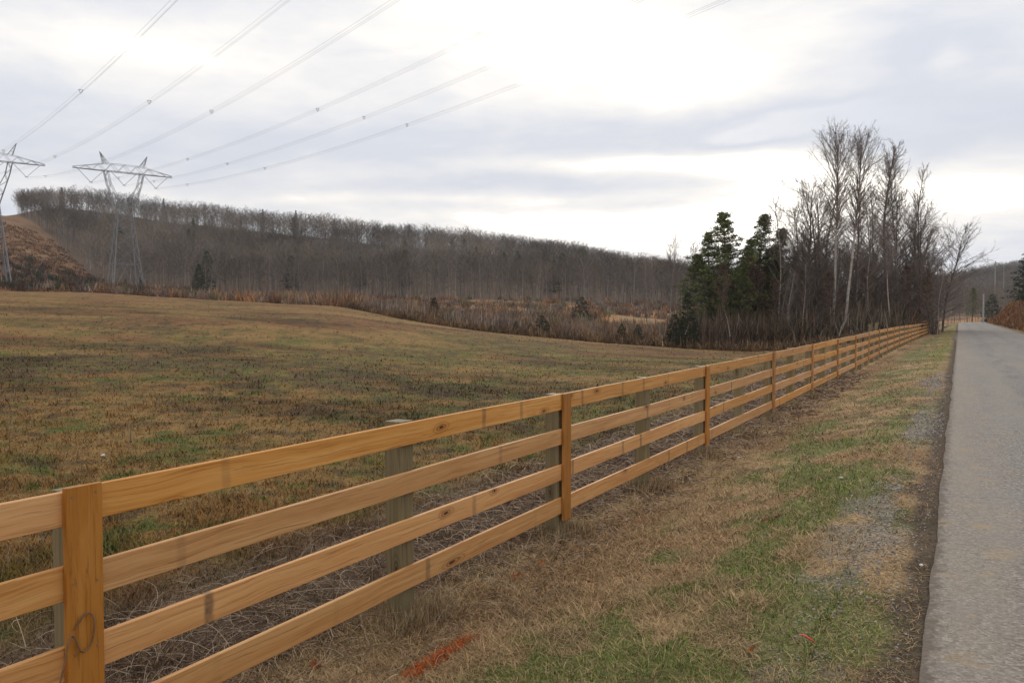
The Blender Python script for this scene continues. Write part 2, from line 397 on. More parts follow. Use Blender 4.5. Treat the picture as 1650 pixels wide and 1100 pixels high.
def f_attr(sc, amt, rough=.9):
    def f(t, bs):
        at = t.new('ShaderNodeAttribute', attribute_name='col'); g = t.new('ShaderNodeNewGeometry')
        n = t.noise(g.outputs['Position'], sc, 5, .65)
        k = t.m('MULTIPLY_ADD', n, amt * 2, 1 - amt)
        t.l.new(t.v('SCALE', at.outputs[0], scale=k), bs.inputs['Base Color']); bs.inputs['Roughness'].default_value = rough
        bs.inputs['Specular IOR Level'].default_value = .12
        bump(t, bs, t.noise(g.outputs['Position'], 9, 6, .7), .6, .06)
    return f
def m_ground_f(t, bs):
    at = t.new('ShaderNodeAttribute', attribute_name='col'); g = t.new('ShaderNodeNewGeometry'); pos = g.outputs['Position']
    n1 = t.noise(pos, 38, 6, .7); n2 = t.noise(pos, 3.2, 6, .65); n3 = t.noise(pos, .35, 5, .6)
    k = t.m('MULTIPLY', t.m('MULTIPLY_ADD', n1, .9, .55), t.m('MULTIPLY', t.m('MULTIPLY_ADD', n2, .9, .55), t.m('MULTIPLY_ADD', n3, .5, .75)))
    vo = t.new('ShaderNodeTexVoronoi'); vo.inputs['Scale'].default_value = 75; t.l.new(pos, vo.inputs['Vector'])
    k = t.m('MULTIPLY', k, t.m('MULTIPLY_ADD', t.sep(vo.outputs['Color'])[0], .9, .55))
    col = t.v('SCALE', at.outputs[0], scale=k)
    t.l.new(col, bs.inputs['Base Color']); bs.inputs['Specular IOR Level'].default_value = .1; bs.inputs['Roughness'].default_value = .95
    bump(t, bs, t.m('ADD', t.m('MULTIPLY', n2, .8), t.m('MULTIPLY', n1, .3)), .9, .09)
M_GROUND = mat('ground_soil_and_thatch', m_ground_f)
M_BLADE = mat('grass_blades', f_attr(1.5, .25))
M_STEM = mat('dry_stems', f_attr(4., .2))
M_WOODS = mat('bare_wood', f_attr(.15, .25))

def m_road_f(t, bs):
    g = t.new('ShaderNodeNewGeometry'); pos = g.outputs['Position']; s = t.sep(pos)
    vo = t.new('ShaderNodeTexVoronoi'); vo.inputs['Scale'].default_value = 62; t.l.new(pos, vo.inputs['Vector'])
    agg = t.ramp(t.sep(vo.outputs['Color'])[0], [(0, (.075, .066, .06)), (.35, (.185, .163, .138)), (.75, (.255, .225, .188)), (1, (.42, .375, .315))])
    n = t.noise(pos, .9, 5, .6); n2 = t.noise(t.v('MULTIPLY', pos, (1.0, .09, 1.)), 1.6, 4, .6)
    col = t.mix(t.m('MULTIPLY', t.sm(n2, .4, .62), .45), agg, (.30, .245, .185))
    col = t.mix(t.m('MULTIPLY', t.sm(n, .45, .7), .35), col, (.21, .205, .205))
    edge = t.m('MULTIPLY', t.sm(s[0], .9, .0), .35)
    col = t.mix(edge, col, (.30, .235, .165))
    stn = t.m('MULTIPLY', t.m('MULTIPLY', t.sm(t.noise(pos, 2.1, 4, .6), .56, .68), t.sm(s[0], 1.4, .2)), .45)
    col = t.mix(stn, col, (.38, .26, .12))
    rut = t.m('ADD', t.sm(t.m('ABSOLUTE', t.m('SUBTRACT', s[0], 1.35)), .42, .1), t.sm(t.m('ABSOLUTE', t.m('SUBTRACT', s[0], 3.1)), .42, .1))
    rut = t.m('MULTIPLY', rut, t.m('MULTIPLY', t.sm(t.noise(t.v('MULTIPLY', pos, (2.2, .35, 1.)), 1., 5, .65), .40, .62), .42))
    col = t.mix(rut, col, (.115, .105, .098))
    crk = t.new('ShaderNodeTexVoronoi', feature='DISTANCE_TO_EDGE'); crk.inputs['Scale'].default_value = .55
    t.l.new(t.v('ADD', pos, t.v('MULTIPLY', t.noise(pos, 2.5, 5, .6, 0, out=1), (.55, .55, 0.))), crk.inputs['Vector'])
    col = t.mix(t.m('MULTIPLY', t.sm(crk.outputs['Distance'], .010, .003), t.m('MULTIPLY', t.sm(n, .52, .6), .25)), col, (.05, .045, .04))
    crumb = t.m('ADD', s[0], t.m('MULTIPLY', t.noise(t.v('MULTIPLY', pos, (1., .6, 1.)), 14., 4, .7), .30))
    col = t.mix(t.m('MULTIPLY', t.sm(crumb, .105, .02), .85), col, (.115, .085, .06))
    fine = t.m('MULTIPLY_ADD', t.noise(pos, 55, 3, .7), .5, .75)
    t.l.new(t.v('SCALE', col, scale=fine), bs.inputs['Base Color']); bs.inputs['Roughness'].default_value = .8; bs.inputs['Specular IOR Level'].default_value = .3
    bump(t, bs, vo.outputs['Distance'], .7, .006)
M_ROAD = mat('worn_chip_seal', m_road_f)

def wood(name, base, dark, light, knots=.5, stains=.5, grain=1., axis=0):
    def f(t, bs):
        tcn = t.new('ShaderNodeTexCoord'); oi = t.new('ShaderNodeObjectInfo'); rnd = oi.outputs['Random']
        o = tcn.outputs['Object']; off = t.xyz(t.m('MULTIPLY', rnd, 37.), t.m('MULTIPLY', rnd, 11.), t.m('MULTIPLY', rnd, 23.))
        p = t.v('ADD', o, off)
        low = t.noise(p, 1.1, 3, .5, 0, out=1)
        pw = t.v('ADD', p, t.v('MULTIPLY', t.v('SUBTRACT', low, (.5, .5, .5)), (.5, .05, .09)))
        g1 = t.noise(t.v('MULTIPLY', pw, (1.6, 55, 95)), 1.0, 4, .65, .6)
        g2 = t.noise(t.v('MULTIPLY', pw, (.5, 9, 17)), 1.0, 3, .5, 1.2)
        col = t.ramp(g2, [(.22, light), (.5, base), (.85, tuple(a * .55 + b * .45 for a, b in zip(base, dark)))])
        col = t.mix(t.m('MULTIPLY', t.sm(g1, .50, .68), .60 * grain), col, dark)
        # knots
        ps = t.sep(pw); q = t.xyz(t.m('MULTIPLY', ps[0], 1.35), t.m('MULTIPLY', ps[2], 3.6), 0.); vo = t.new('ShaderNodeTexVoronoi', voronoi_dimensions='2D'); vo.inputs['Scale'].default_value = 1.0; t.l.new(q, vo.inputs['Vector'])
        pick = t.m('GREATER_THAN', t.sep(vo.outputs['Color'])[0], 1 - knots)
        kd = vo.outputs['Distance']
        ring = t.m('MULTIPLY', t.m('MULTIPLY', t.sm(kd, .20, .05), pick), t.m('MULTIPLY_ADD', t.m('SINE', t.m('MULTIPLY', kd, 110.)), .35, .5))
        col = t.mix(ring, col, tuple(v * .75 for v in dark))
        col = t.mix(t.m('MULTIPLY', t.sm(kd, .055, .025), pick), col, (.09, .035, .015))
        # bands where the boards lay on stickers, and grime
        sx = t.sep(p)[0]
        us = t.m('ADD', t.m('MULTIPLY', sx, 1.15), t.m('MULTIPLY', t.noise(p, 2., 1), .02)); wn_ = t.new('ShaderNodeTexWhiteNoise', noise_dimensions='1D'); t.l.new(t.m('ADD', t.m('FLOOR', us), t.m('MULTIPLY', rnd, 50.)), wn_.inputs['W'])
        wv = wn_.outputs['Value']; ctr = t.m('MULTIPLY_ADD', t.m('FRACT', t.m('MULTIPLY', wv, 17.)), .7, .15); dd = t.m('ABSOLUTE', t.m('SUBTRACT', t.m('FRACT', us), ctr))
        b1 = t.m('MULTIPLY', t.sm(t.m('ADD', dd, t.m('MULTIPLY', t.noise(p, 22, 3, .6), .03)), .062, .028), t.m('GREATER_THAN', wv, .5))
        b1 = t.m('MULTIPLY', b1, t.m('MULTIPLY', t.m('MULTIPLY_ADD', t.noise(p, 14, 3, .6), 1.4, .1), t.m('FRACT', t.m('MULTIPLY', wv, 5.3))))
        col = t.mix(t.m('MULTIPLY', b1, stains), col, (.11, .07, .045))
        gr = t.sm(t.noise(t.v('MULTIPLY', p, (1.5, 3, 9)), 1., 5, .65), .56, .78)
        col = t.mix(t.m('MULTIPLY', gr, .8), col, tuple(a * .5 + b * .5 for a, b in zip(base, dark)))
        hs = t.new('ShaderNodeHueSaturation'); t.l.new(col, hs.inputs['Color'])
        t.l.new(t.m('MULTIPLY_ADD', rnd, .24, .92), hs.inputs['Value']); t.l.new(t.m('MULTIPLY_ADD', t.m('FRACT', t.m('MULTIPLY', rnd, 7.3)), .14, 1.0), hs.inputs['Saturation'])
        t.l.new(hs.outputs[0], bs.inputs['Base Color']); bs.inputs['Roughness'].default_value = .65; bs.inputs['Specular IOR Level'].default_value = .32
        bump(t, bs, t.m('SUBTRACT', g1, t.m('MULTIPLY', t.sm(kd, .055, .025), pick)), .5, .003)
    return mat(name, f)
M_BOARD = wood('sawn_pine_board', (.60, .315, .128), (.30, .120, .042), (.70, .420, .195), .38, .9)
M_COVER = wood('stained_cover_board', (.42, .19, .062), (.21, .082, .025), (.50, .25, .09), .25, .0, 1.1)
M_POST = wood('treated_post', (.225, .175, .09), (.10, .078, .042), (.30, .245, .14), .3, .3, 1.3)
M_NAIL = m_plain('nail_steel', (.28, .22, .16), .2, 40, .5, .6)
M_STEEL = m_plain('galvanised_steel', (.25, .25, .25), .15, 1., .6, .25)
M_WIRE = m_plain('aluminium_wire', (.22, .22, .24), .1, 1., .6, .2)
M_INS = m_plain('insulator_glaze', (.14, .14, .15), .2, 4., .4)
M_BARK = m_plain('grey_bark', (.165, .135, .11), .35, 5.)
M_PALE = m_plain('pale_bark', (.36, .31, .26), .35, 6.)
M_TWIG = m_plain('bare_twigs', (.195, .155, .128), .3, 2.)
M_DARKB = m_plain('dark_bark', (.125, .10, .08), .3, 5.)
M_PINE = m_plain('pine_needles', (.12, .135, .045), .5, 1.1)
M_CEDAR = m_plain('cedar_foliage', (.034, .046, .020), .5, 1.6)
M_HEM = m_plain('spruce_foliage', (.030, .048, .026), .5, 1.6)
M_RUST = m_plain('clinging_dead_leaves', (.125, .072, .045), .4, 1.6)
M_POLE = m_plain('weathered_pole', (.33, .32, .30), .2, 3.)
M_LEAF = m_plain('fallen_leaf', (.30, .11, .035), .5, 30.)
M_STONE = m_plain('pale_stone', (.62, .58, .52), .2, 30.)
M_RED = m_plain('red_plastic', (.55, .035, .03), .2, 30., .5)

# ------------------------------------------------------------------ ground sheet
def build_ground():
    fov = math.atan(825 / FPX) + .14
    ph = np.concatenate([np.linspace(-fov, fov, 620), np.linspace(fov, 2 * pi - fov, 90)[1:-1]])
    rr = np.concatenate([[0.25], np.exp(np.linspace(math.log(1.2), math.log(110), 420)), np.exp(np.linspace(math.log(112), math.log(1480), 170))])
    PHg, RR = np.meshgrid(ph, rr, indexing='ij')
    xr = RR * np.sin(PHg); zf = RR * np.cos(PHg); x = (xr * RX + zf * FX).ravel(); y = (xr * RY + zf * FY).ravel()
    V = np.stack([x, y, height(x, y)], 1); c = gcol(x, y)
    n, m = PHg.shape; i = np.arange(n)[:, None]; j = np.arange(m - 1)[None, :]; i2 = (i + 1) % n
    F = np.stack([i * m + j, i * m + j + 1, i2 * m + j + 1, i2 * m + j], -1).reshape(-1, 4)
    V = np.vstack([V, [[0, 0, -.07]]]); c = np.vstack([c, c[:1]])
    ce = len(V) - 1; T = np.stack([np.full(n, ce), np.arange(n) * m, ((np.arange(n) + 1) % n) * m], 1)
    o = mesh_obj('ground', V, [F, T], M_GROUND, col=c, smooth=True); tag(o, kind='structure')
build_ground()

def build_road():
    ys = np.concatenate([np.arange(-12, 2, .5), np.arange(2, 30, .04), np.arange(30, 90, .25), np.arange(90, 420, 2.)])
    e1 = -.13 + .06 * (fbm(ys * .9, ys * 0, 61, 3) - .5) + .014 * (fbm(ys * 4, ys * 0, 62, 3) - .5) * (ys < 90)
    e1 = e1 - .5 * np.exp(-((ys - 84) / 11) ** 2)
    e2 = 5.65 + .10 * (fbm(ys * .9, ys * 0, 63, 3) - .5)
    z = zroad(ys); sh = road_shift(ys); rows = []
    for (off, zz) in (('l', -.16), ('l', -.005), ('l2', .0), (1.4, .02), (2.8, .035), (4.2, .02), ('r2', .0), ('r', -.005), ('r', -.16)):
        x = e1 if off == 'l' else e1 + .03 if off == 'l2' else e2 if off == 'r' else e2 - .03 if off == 'r2' else off + ys * 0
        rows.append(np.stack([x + sh, ys, z + zz], 1))
    V = np.stack(rows, 1).reshape(-1, 3); n = len(ys); k = len(rows)
    i = np.arange(n - 1)[:, None]; j = np.arange(k - 1)[None, :]
    F = np.stack([i * k + j, i * k + j + 1, (i + 1) * k + j + 1, (i + 1) * k + j], -1).reshape(-1, 4)
    o = mesh_obj('road', V, [F], M_ROAD, smooth=False); tag(o, kind='structure')
build_road()

# ------------------------------------------------------------------ grass blades (uncountable)
def scatter(N, px0, px1, za, zb, power=1.0):
    """random ground points, thinning with distance"""
    px = RS.uniform(px0, px1, N); u = RS.uniform(0, 1, N)
    if power == 0: Z = za + (zb - za) * u
    else: Z = (za ** -power + (zb ** -power - za ** -power) * u) ** (-1 / power)
    x, y = wxy(px, Z); return x, y, Z, px
def build_grass():
    # verge
    x, y, Z, px = scatter(420000, 60, 1640, 2.6, 75, 1.05)
    xs = x; a = fbm(x * .9, y * .9, 31, 4)
    ok = (xs > -3.55) & (xs < -.16) & (y > .8)
    dens = np.where(xs > -.34, .3, 1.) * np.where((xs > -.9) & (fbm(x * .8, y * .45, 42, 3) > .54) & (y < 30), .35, 1)
    ok &= RS.uniform(0, 1, len(x)) < dens
    x, y, Z, a = x[ok], y[ok], Z[ok], a[ok]; n = len(x); xs = x
    c = gcol(x, y); gw = sstep(c[:, 1] / c[:, 0], .68, 1.0); isg = RS.uniform(0, 1, n) < gw * .8 + .05
    deadc = C_(.76, .53, .29) * (1 - .75 * RS.uniform(0, 1, (n, 1)) ** .8) * np.array([[1, .97, .9]]); deadc = deadc * .75 + c * .35
    gr = C_(.15, .235, .055) * RS.uniform(.4, 1.4, (n, 1)) + C_(.14, .09, .02) * RS.uniform(0, 1, (n, 1)) ** 2
    col = np.where(isg[:, None], gr, deadc)
    some = RS.uniform(0, 1, n) < .07; col[some] *= .45
    tall = .6 + .9 * fbm(x * 2.1, y * 2.1, 71, 2)
    nearpost = sstep(xs, -2.9, -3.25) 
    h = np.where(isg, RS.uniform(.025, .065, n), RS.uniform(.04, .11, n)) * tall * (1 + .35 * nearpost)
    h *= np.where(xs > -.6, .55, 1)
    lean = np.where(isg, RS.uniform(.2, 1.3, n), RS.uniform(.8, 1.52, n))
    w = np.maximum(np.where(isg, .0034, .0026), .00095 * Z) * RS.uniform(.7, 1.2, n)
    P = np.stack([x, y, height(x, y) - .008 + .012 * (lean > 1.2)], 1)
    # taller straw left uncut round each post
    for q in range(9):
        yp = (4.52 if q == 0 else 2.137 + 2.44 * q); m = 1500 if q < 4 else 800
        ex = np.concatenate([RS.normal(-3.24, .09, m), RS.normal(-3.42, .10, m // 2)]); ey = yp + RS.normal(0, .15, len(ex)); P = np.vstack([P, np.stack([ex, ey, height(ex, ey) - .01], 1)]); k = len(ex)
        x = np.concatenate([x, ex]); y = np.concatenate([y, ey]); n = len(x); h = np.concatenate([h, RS.uniform(.06, .20, k)]); lean = np.concatenate([lean, RS.uniform(.1, 1.2, k)])
        w = np.concatenate([w, np.maximum(.0028, .0008 * ey) * RS.uniform(.7, 1.2, k)]); col = np.vstack([col, C_(.60, .43, .24) * RS.uniform(.25, 1., (k, 1))])
    t, dd = paint_dist(x, y); onp = (dd < .045 * (1 - .3 * t) * RS.uniform(.5, 1.3, n)) & (t > 0) & (t < 1) & (RS.uniform(0, 1, n) < .5 * sstep(fbm(x * 9, y * 9, 93, 2), .3, .5))
    az_ = RS.uniform(0, 2 * pi, n)
    keep = ~onp
    V, F, cc = blades(P[keep], h[keep], lean[keep], az_[keep], w[keep], col[keep])
    tag(mesh_obj('grass', V, F, M_BLADE, col=cc), 'short mixed green and straw grass of the road verge', 'grass', kind='stuff')
    k = onp; nk = k.sum(); x2 = np.repeat(x[k], 4) + RS.normal(0, .02, nk * 4); y2 = np.repeat(y[k], 4) + RS.normal(0, .02, nk * 4)
    P2 = np.stack([x2, y2, height(x2, y2) + .004], 1)
    oc = C_(.62, .13, .025) * RS.uniform(.5, 1.1, (len(x2), 1))
    V, F, cc = blades(P2, RS.uniform(.03, .09, len(x2)), RS.uniform(.7, 1.45, len(x2)), RS.uniform(0, 6.28, len(x2)), RS.uniform(.004, .008, len(x2)), oc)
    tag(mesh_obj('paint_mark', V, F, M_BLADE, col=cc), 'streak of orange survey paint sprayed across the verge grass', 'paint mark')
    # field
    parts = []
    x, y, Z, px = scatter(430000, -120, 1500, 4.2, 105, 1.15)
    crest = np.interp(px, [-500, 0, 240, 400, 540, 640, 780, 950, 1100, 1500], [120, 120, 120, 118, 105, 98, 86, 82, 78, 70])
    ok = (x < -3.5) & (Z < crest) & ~((x > -5.1) & (RS.uniform(0, 1, len(x)) < .4)); x, y, Z = x[ok], y[ok], Z[ok]; n = len(x)
    c = gcol(x, y); isg = (c[:, 1] > c[:, 0] * .88) & (RS.uniform(0, 1, n) < .75)
    tus = fbm(x * 3.1, y * 3.1, 72, 3) * .7 + .3 * fbm(x * .8, y * .8, 73, 2)
    col = c * (1 + RS.uniform(-.45, .45, (n, 1)) * (1 - .6 * sstep(Z, 20, 60))[:, None]); col = np.where(isg[:, None], col * C_(.85, 1.08, .9), col * C_(1.12, 1.0, .95))
    pale = RS.uniform(0, 1, n) < .10; col[pale] = C_(.36, .26, .14) * RS.uniform(.6, 1, (pale.sum(), 1))
    h = RS.uniform(.035, .10, n) * (.6 + 1.0 * sstep(tus, .38, .7)) * (1 + .25 * sstep(c.sum(1), .26, .17) * (Z < 28))
    h *= 1 - .25 * sstep(Z, 30, 70)
    lean = RS.uniform(.4, 1.5, n); w = np.maximum(.0035, .0011 * Z) * RS.uniform(.7, 1.2, n)
    P = np.stack([x, y, height(x, y) - .01], 1)
    V, F, cc = blades(P, h, lean, RS.uniform(0, 6.28, n), w, col)
    tag(mesh_obj('field_grass', V, F, M_BLADE, col=cc), 'rough brown and olive winter pasture grass filling the field', 'grass', kind='stuff')
P_A = np.array([0., 0.]); P_B = np.array([0., 0.])
def on_verge(px, py):
    """point of the verge seen at a picture position"""
    z = -.3
    for _ in range(12):
        Z = (EYE - z) * FPX / max(py - 512, 1); x, y = wxy(px, Z); z = ground(x, y)
    return x, y, z
_a = on_verge(655, 1105); _b = on_verge(763, 1032); P_A = np.array(_a[:2]); P_B = np.array(_b[:2])
def paint_dist(x, y):
    e = P_B - P_A; L2 = e @ e; t = ((x - P_A[0]) * e[0] + (y - P_A[1]) * e[1]) / L2
    dx = x - P_A[0] - t * e[0]; dy = y - P_A[1] - t * e[1]; return t, np.hypot(dx, dy)
build_grass()

# tangle of dead bramble and weed stems behind the fence
def build_tangle():
    A = []; B = []; R0 = []; R1 = []; Cc = []
    N = 15000; x = -3.3 - np.abs(RS.normal(.75, .55, N)); y = 1. + 30 * RS.uniform(0, 1, N) ** 1.6
    x = np.where(RS.uniform(0, 1, N) < .12, RS.uniform(-3.3, -2.7, N), x)
    z = height(x, y); L = RS.uniform(.18, .65, N) * np.where(x > -3.4, .6, 1); azm = RS.uniform(0, 2 * pi, N); el = .85 * RS.uniform(0, 1, N) ** 2; crv = RS.uniform(.6, 2.6, N)
    turn = RS.normal(0, 1.6, N); shade = RS.uniform(0, 1, N)
    pts = np.stack([x, y, z + RS.uniform(0, .06, N)], 1); K = 6
    base = np.where(shade[:, None] < .42, C_(.52, .40, .28), np.where(shade[:, None] < .75, C_(.28, .19, .125), C_(.13, .09, .07))) * RS.uniform(.7, 1.15, (N, 1))
    for k in range(K):
        e = el - crv * (k / K); a = azm + turn * k / K
        st = np.stack([np.cos(a) * np.cos(e), np.sin(a) * np.cos(e), np.sin(e)], 1) * (L / K)[:, None]
        nx = pts + st; g = height(nx[:, 0], nx[:, 1], False) + .01; nx[:, 2] = np.maximum(nx[:, 2], g)
        r = np.maximum(.0022, .00045 * y) * (1 - .12 * k); A.append(pts); B.append(nx); R0.append(r); R1.append(r * .88); Cc.append(base); pts = nx
    V, F = sticks(np.concatenate(A), np.concatenate(B), np.concatenate(R0), np.concatenate(R1), 3)
    tag(mesh_obj('dead_brambles', V, F, M_STEM, col=np.repeat(np.concatenate(Cc), 6, 0)), 'tangled pale dead stems and brambles lying behind the fence', 'dead brambles', kind='stuff')
    # upright dry seed stalks in the pasture and at the posts
    x, y, Z, px = scatter(2600, -100, 1450, 5, 30, 1.0); ok = x < -3.6; x, y, Z = x[ok], y[ok], Z[ok]; n = len(x)
    P = np.stack([x, y, height(x, y)], 1)
    V, F, cc = blades(P, RS.uniform(.10, .30, n), RS.uniform(0, .5, n), RS.uniform(0, 6.28, n), np.maximum(.004, .0008 * Z), C_(.36, .27, .17) * RS.uniform(.4, 1, (n, 1)))
    tag(mesh_obj('weed_stalks', V, F, M_STEM, col=cc), 'thin dry upright weed stalks dotted over the pasture', 'weeds', kind='stuff')
build_tangle()

# gravel scattered on the shoulder
def build_gravel():
    N = 15000; y = 2.8 + 24 * RS.uniform(0, 1, N) ** 1.9; x = np.where(RS.uniform(0, 1, N) < .6, RS.normal(-.50, .16, N), -.12 - RS.exponential(.25, N) + .16 * RS.uniform(0, 1, N))
    g = fbm(x * .8, y * .45, 42, 3) * .8 + fbm(x * .9, y * .9, 31, 4) * .2 + .12 * np.exp(-((x + .55) / .2) ** 2)
    ok = (x < -.19) & (x > -1.5) & ((g > .56) | (RS.uniform(0, 1, N) < .22)); x, y = x[ok], y[ok]; n = len(x)
    s = RS.uniform(.003, .009, n) * (1 + y * .05); c = np.stack([x, y, np.where(x > -.1, zroad(y) + .003, height(x, y)) + s * .35], 1)
    o = np.array([[1, 0, 0], [-1, 0, 0], [0, 1, 0], [0, -1, 0], [0, 0, .7], [0, 0, -.7]]); V = c[:, None, :] + o[None] * s[:, None, None] * RS.uniform(.6, 1.3, (n, 6, 1))
    f = np.array([[0, 2, 4], [2, 1, 4], [1, 3, 4], [3, 0, 4], [2, 0, 5], [1, 2, 5], [3, 1, 5], [0, 3, 5]])
    F = (np.arange(n) * 6)[:, None, None] + f[None]
    cc = C_(.37, .33, .28) * RS.uniform(.4, 1.4, (n, 1))
    tag(mesh_obj('gravel', V.reshape(-1, 3), [F.reshape(-1, 3)], M_STEM, col=np.repeat(cc, 6, 0)), 'loose grey gravel spilled along the road edge', 'gravel', kind='stuff')
build_gravel()

# ------------------------------------------------------------------ board fence
FXF = -3.235                                # road-side face of the boards
def build_fence():
    rr = random.Random(4)
    f = empty('board_fence', (-3.3, 2.137, ground(-3.3, 2.137)))
    tag(f, 'new four-board wooden fence running beside the road', 'fence')
    off = f.location
    def place(o, x, y, z, rot=(0, 0, 0)):
        o.parent = f; o.location = (x - off[0], y - off[1], z - off[2]); o.rotation_euler = rot
    Y = [2.137 - 4.85, 2.137, 6.97] + [6.97 + 4.92 * k for k in range(1, 22)]
    tops = [.94, .615, .29, -.035]; BH = .146
    dz = lambda y: zfence(y) + .42
    for i in range(len(Y) - 1):
        y0, y1 = Y[i], Y[i + 1]
        for k, tz in enumerate(tops):
            za = tz - BH / 2 + dz(y0) + rr.uniform(-.010, .010); zb = tz - BH / 2 + dz(y1) + rr.uniform(-.010, .010)
            L = y1 - y0 - .006; sg = rr.uniform(-.006, .008); sw = rr.uniform(-.006, .006) if y0 > 5 else 0; ph = rr.uniform(0, 3)
            V, F = beam((0, 0, 0), L, .030, BH + rr.uniform(-.004, .004), 14, .003, lambda t: (sw * sin(pi * 2 * t), sg * sin(pi * t) + .0015 * sin(9 * t + ph)))
            me = mesh_obj('board', V, F, M_BOARD, smooth=False)
            place(me, FXF - .015, y0 + .003, za, (0, -math.atan2(zb - za, L), pi / 2))
    # posts
    def post(y, top, rough=0, x=FXF - .030 - .072, w=.14):
        gz = ground(x, y) - .12; h = top - gz
        V, F = beam((0, 0, 0), h, w, w, 3, .006)
        o = mesh_obj('post', V, F, M_POST); place(o, x, y, gz, (rr.uniform(-.006, .006), -pi / 2 + rr.uniform(-.008, .008), 0)); return o
    for i, y in enumerate(Y):
        post(y + (.05 if 0 < i < 2 else 0) + rr.uniform(-.01, .01), (.90 if 0 < i < 2 else .935) + dz(y) + rr.uniform(-.015, .015))
        if i < len(Y) - 1:
            ym = (y + Y[i + 1]) / 2 - .03; post(ym, .93 + dz(ym) + rr.uniform(.0, .02))
        # cover board over the joint
        ht = 1.175 + rr.uniform(-.02, .02); wd = .163 if y < 3 else .15
        V, F = beam((0, 0, 0), ht, .028, wd, 6, .003)
        # built along x; stand it upright
        V = np.stack([V[:, 1], V[:, 2], V[:, 0]], 1)
        V2 = np.stack([V[:, 2], V[:, 1], -V[:, 0]], 1)
        cb = mesh_obj('cover_board', V2, F, M_COVER)
        place(cb, FXF + .0165, y, .945 - ht + dz(y) + rr.uniform(-.006, .006), (0, -pi / 2, 0))
        if 0 <= i < 6:
            for k, tz in enumerate(tops):
                for s in (-.052, .050):
                    zz = tz - .04 - (k % 2) * .03 + rr.uniform(-.012, .012) - (.945 - ht)
                    nb = []
                    for q in range(8): a = q * pi / 4; nb.append((zz + .0052 * cos(a), s + .0052 * sin(a)))
                    # round nail head, standing 2 mm proud
                    top = [(a, b, -.0162) for a, b in nb]; bot = [(a, b, -.0135) for a, b in nb]
                    Fq = np.array([[q, (q + 1) % 8, 8 + (q + 1) % 8, 8 + q] for q in range(8)]); Ft = np.array([[0, 1, 2, 3], [0, 3, 4, 5], [0, 5, 6, 7]])
                    n = mesh_obj('nail', np.array(top + bot), [Fq, Ft], M_NAIL); n.parent = cb
    # far end: stout brace posts and the return run going off to the left, seen over the boards
    yend = Y[-1]
    f2 = empty('board_fence', (-4.2, yend + 8, ground(-4.2, yend + 8)))
    tag(f2, 'short far run of board fence turning away behind two tall posts', 'fence')
    base = Y[-1]
    pts = [wxy(1496, 101), wxy(1473, 99), wxy(1464, 98.5), wxy(1449, 97), wxy(1437, 95.5)]
    for (x, y), tall, w in zip(pts, (1.45, 2.15, 2.1, 1.5, 1.45), (.15, .26, .26, .15, .15)):
        gz = ground(x, y); V, F = beam((0, 0, 0), tall + .5, w, w, 2, .01)
        o = mesh_obj('post', V, F, M_POST); o.parent = f2; o.location = (x - f2.location[0], y - f2.location[1], gz - .5 + .25 - f2.location[2]); o.rotation_euler = (0, -pi / 2, .3)
    for (a, b) in zip(pts[:-1], pts[1:]):
        for k in range(4):
            za, zb = ground(*a) + 1.55 - k * .33, ground(*b) + 1.55 - k * .33; L = math.hypot(b[0] - a[0], b[1] - a[1])
            V, F = beam((0, 0, 0), L, .03, BH, 2, .003); o = mesh_obj('board', V, F, M_BOARD); o.parent = f2
            o.location = (a[0] - f2.location[0] + .1, a[1] - f2.location[1] - .16, za - f2.location[2]); o.rotation_euler = (0, -math.atan2(zb - za, L), math.atan2(b[1] - a[1], b[0] - a[0]))
build_fence()
# a pair of taller rough posts standing just behind the fence further down
for i, (px, Z, tp) in enumerate(((1402, 39.5, -.1), (1412, 41.5, -.08))):
    x, y, z = gpt(px, Z); V, F = beam((0, 0, 0), 2.05 + tp, .13, .13, 3, .012)
    o = mesh_obj('wooden_post', V, F, M_POST, loc=(x, y, z - .3)); o.rotation_euler = (0, -pi / 2, .2)
    tag(o, ('left' if i == 0 else 'right') + ' one of two weathered posts standing behind the far board fence', 'post')

# dry vine hanging from the first cover board
def curve_obj(name, pts, r, m, **k):
    V, F = tube(pts, r, 6); return mesh_obj(name, V, F, m, smooth=True, **k)
vx = FXF + .045
pts = [(vx - .01, 2.08, .36), (vx, 2.13, .43), (vx, 2.17, .38), (vx, 2.15, .27), (vx, 2.10, .25), (vx + .004, 2.075, .33), (vx + .012, 2.045, .36), (vx + .02, 2.02, .26), (vx + .03, 1.98, .14), (vx + .03, 1.90, .05), (vx + .05, 1.82, -.06), (vx + .07, 1.78, -.22), (vx + .09, 1.77, -.42)]
tt = np.linspace(0, len(pts) - 1, 60); pa = np.array(pts); sm = np.stack([np.interp(tt, range(len(pts)), pa[:, k]) for k in range(3)], 1)
for _ in range(3): sm[1:-1] = (sm[:-2] + sm[1:-1] + sm[2:]) / 3
M_VINE = m_plain('dry_vine', (.22, .12, .06), .3, 20.)
tag(curve_obj('dry_vine', sm, .0042, M_VINE), 'thin dry vine looped on the nearest cover board of the fence', 'vine')

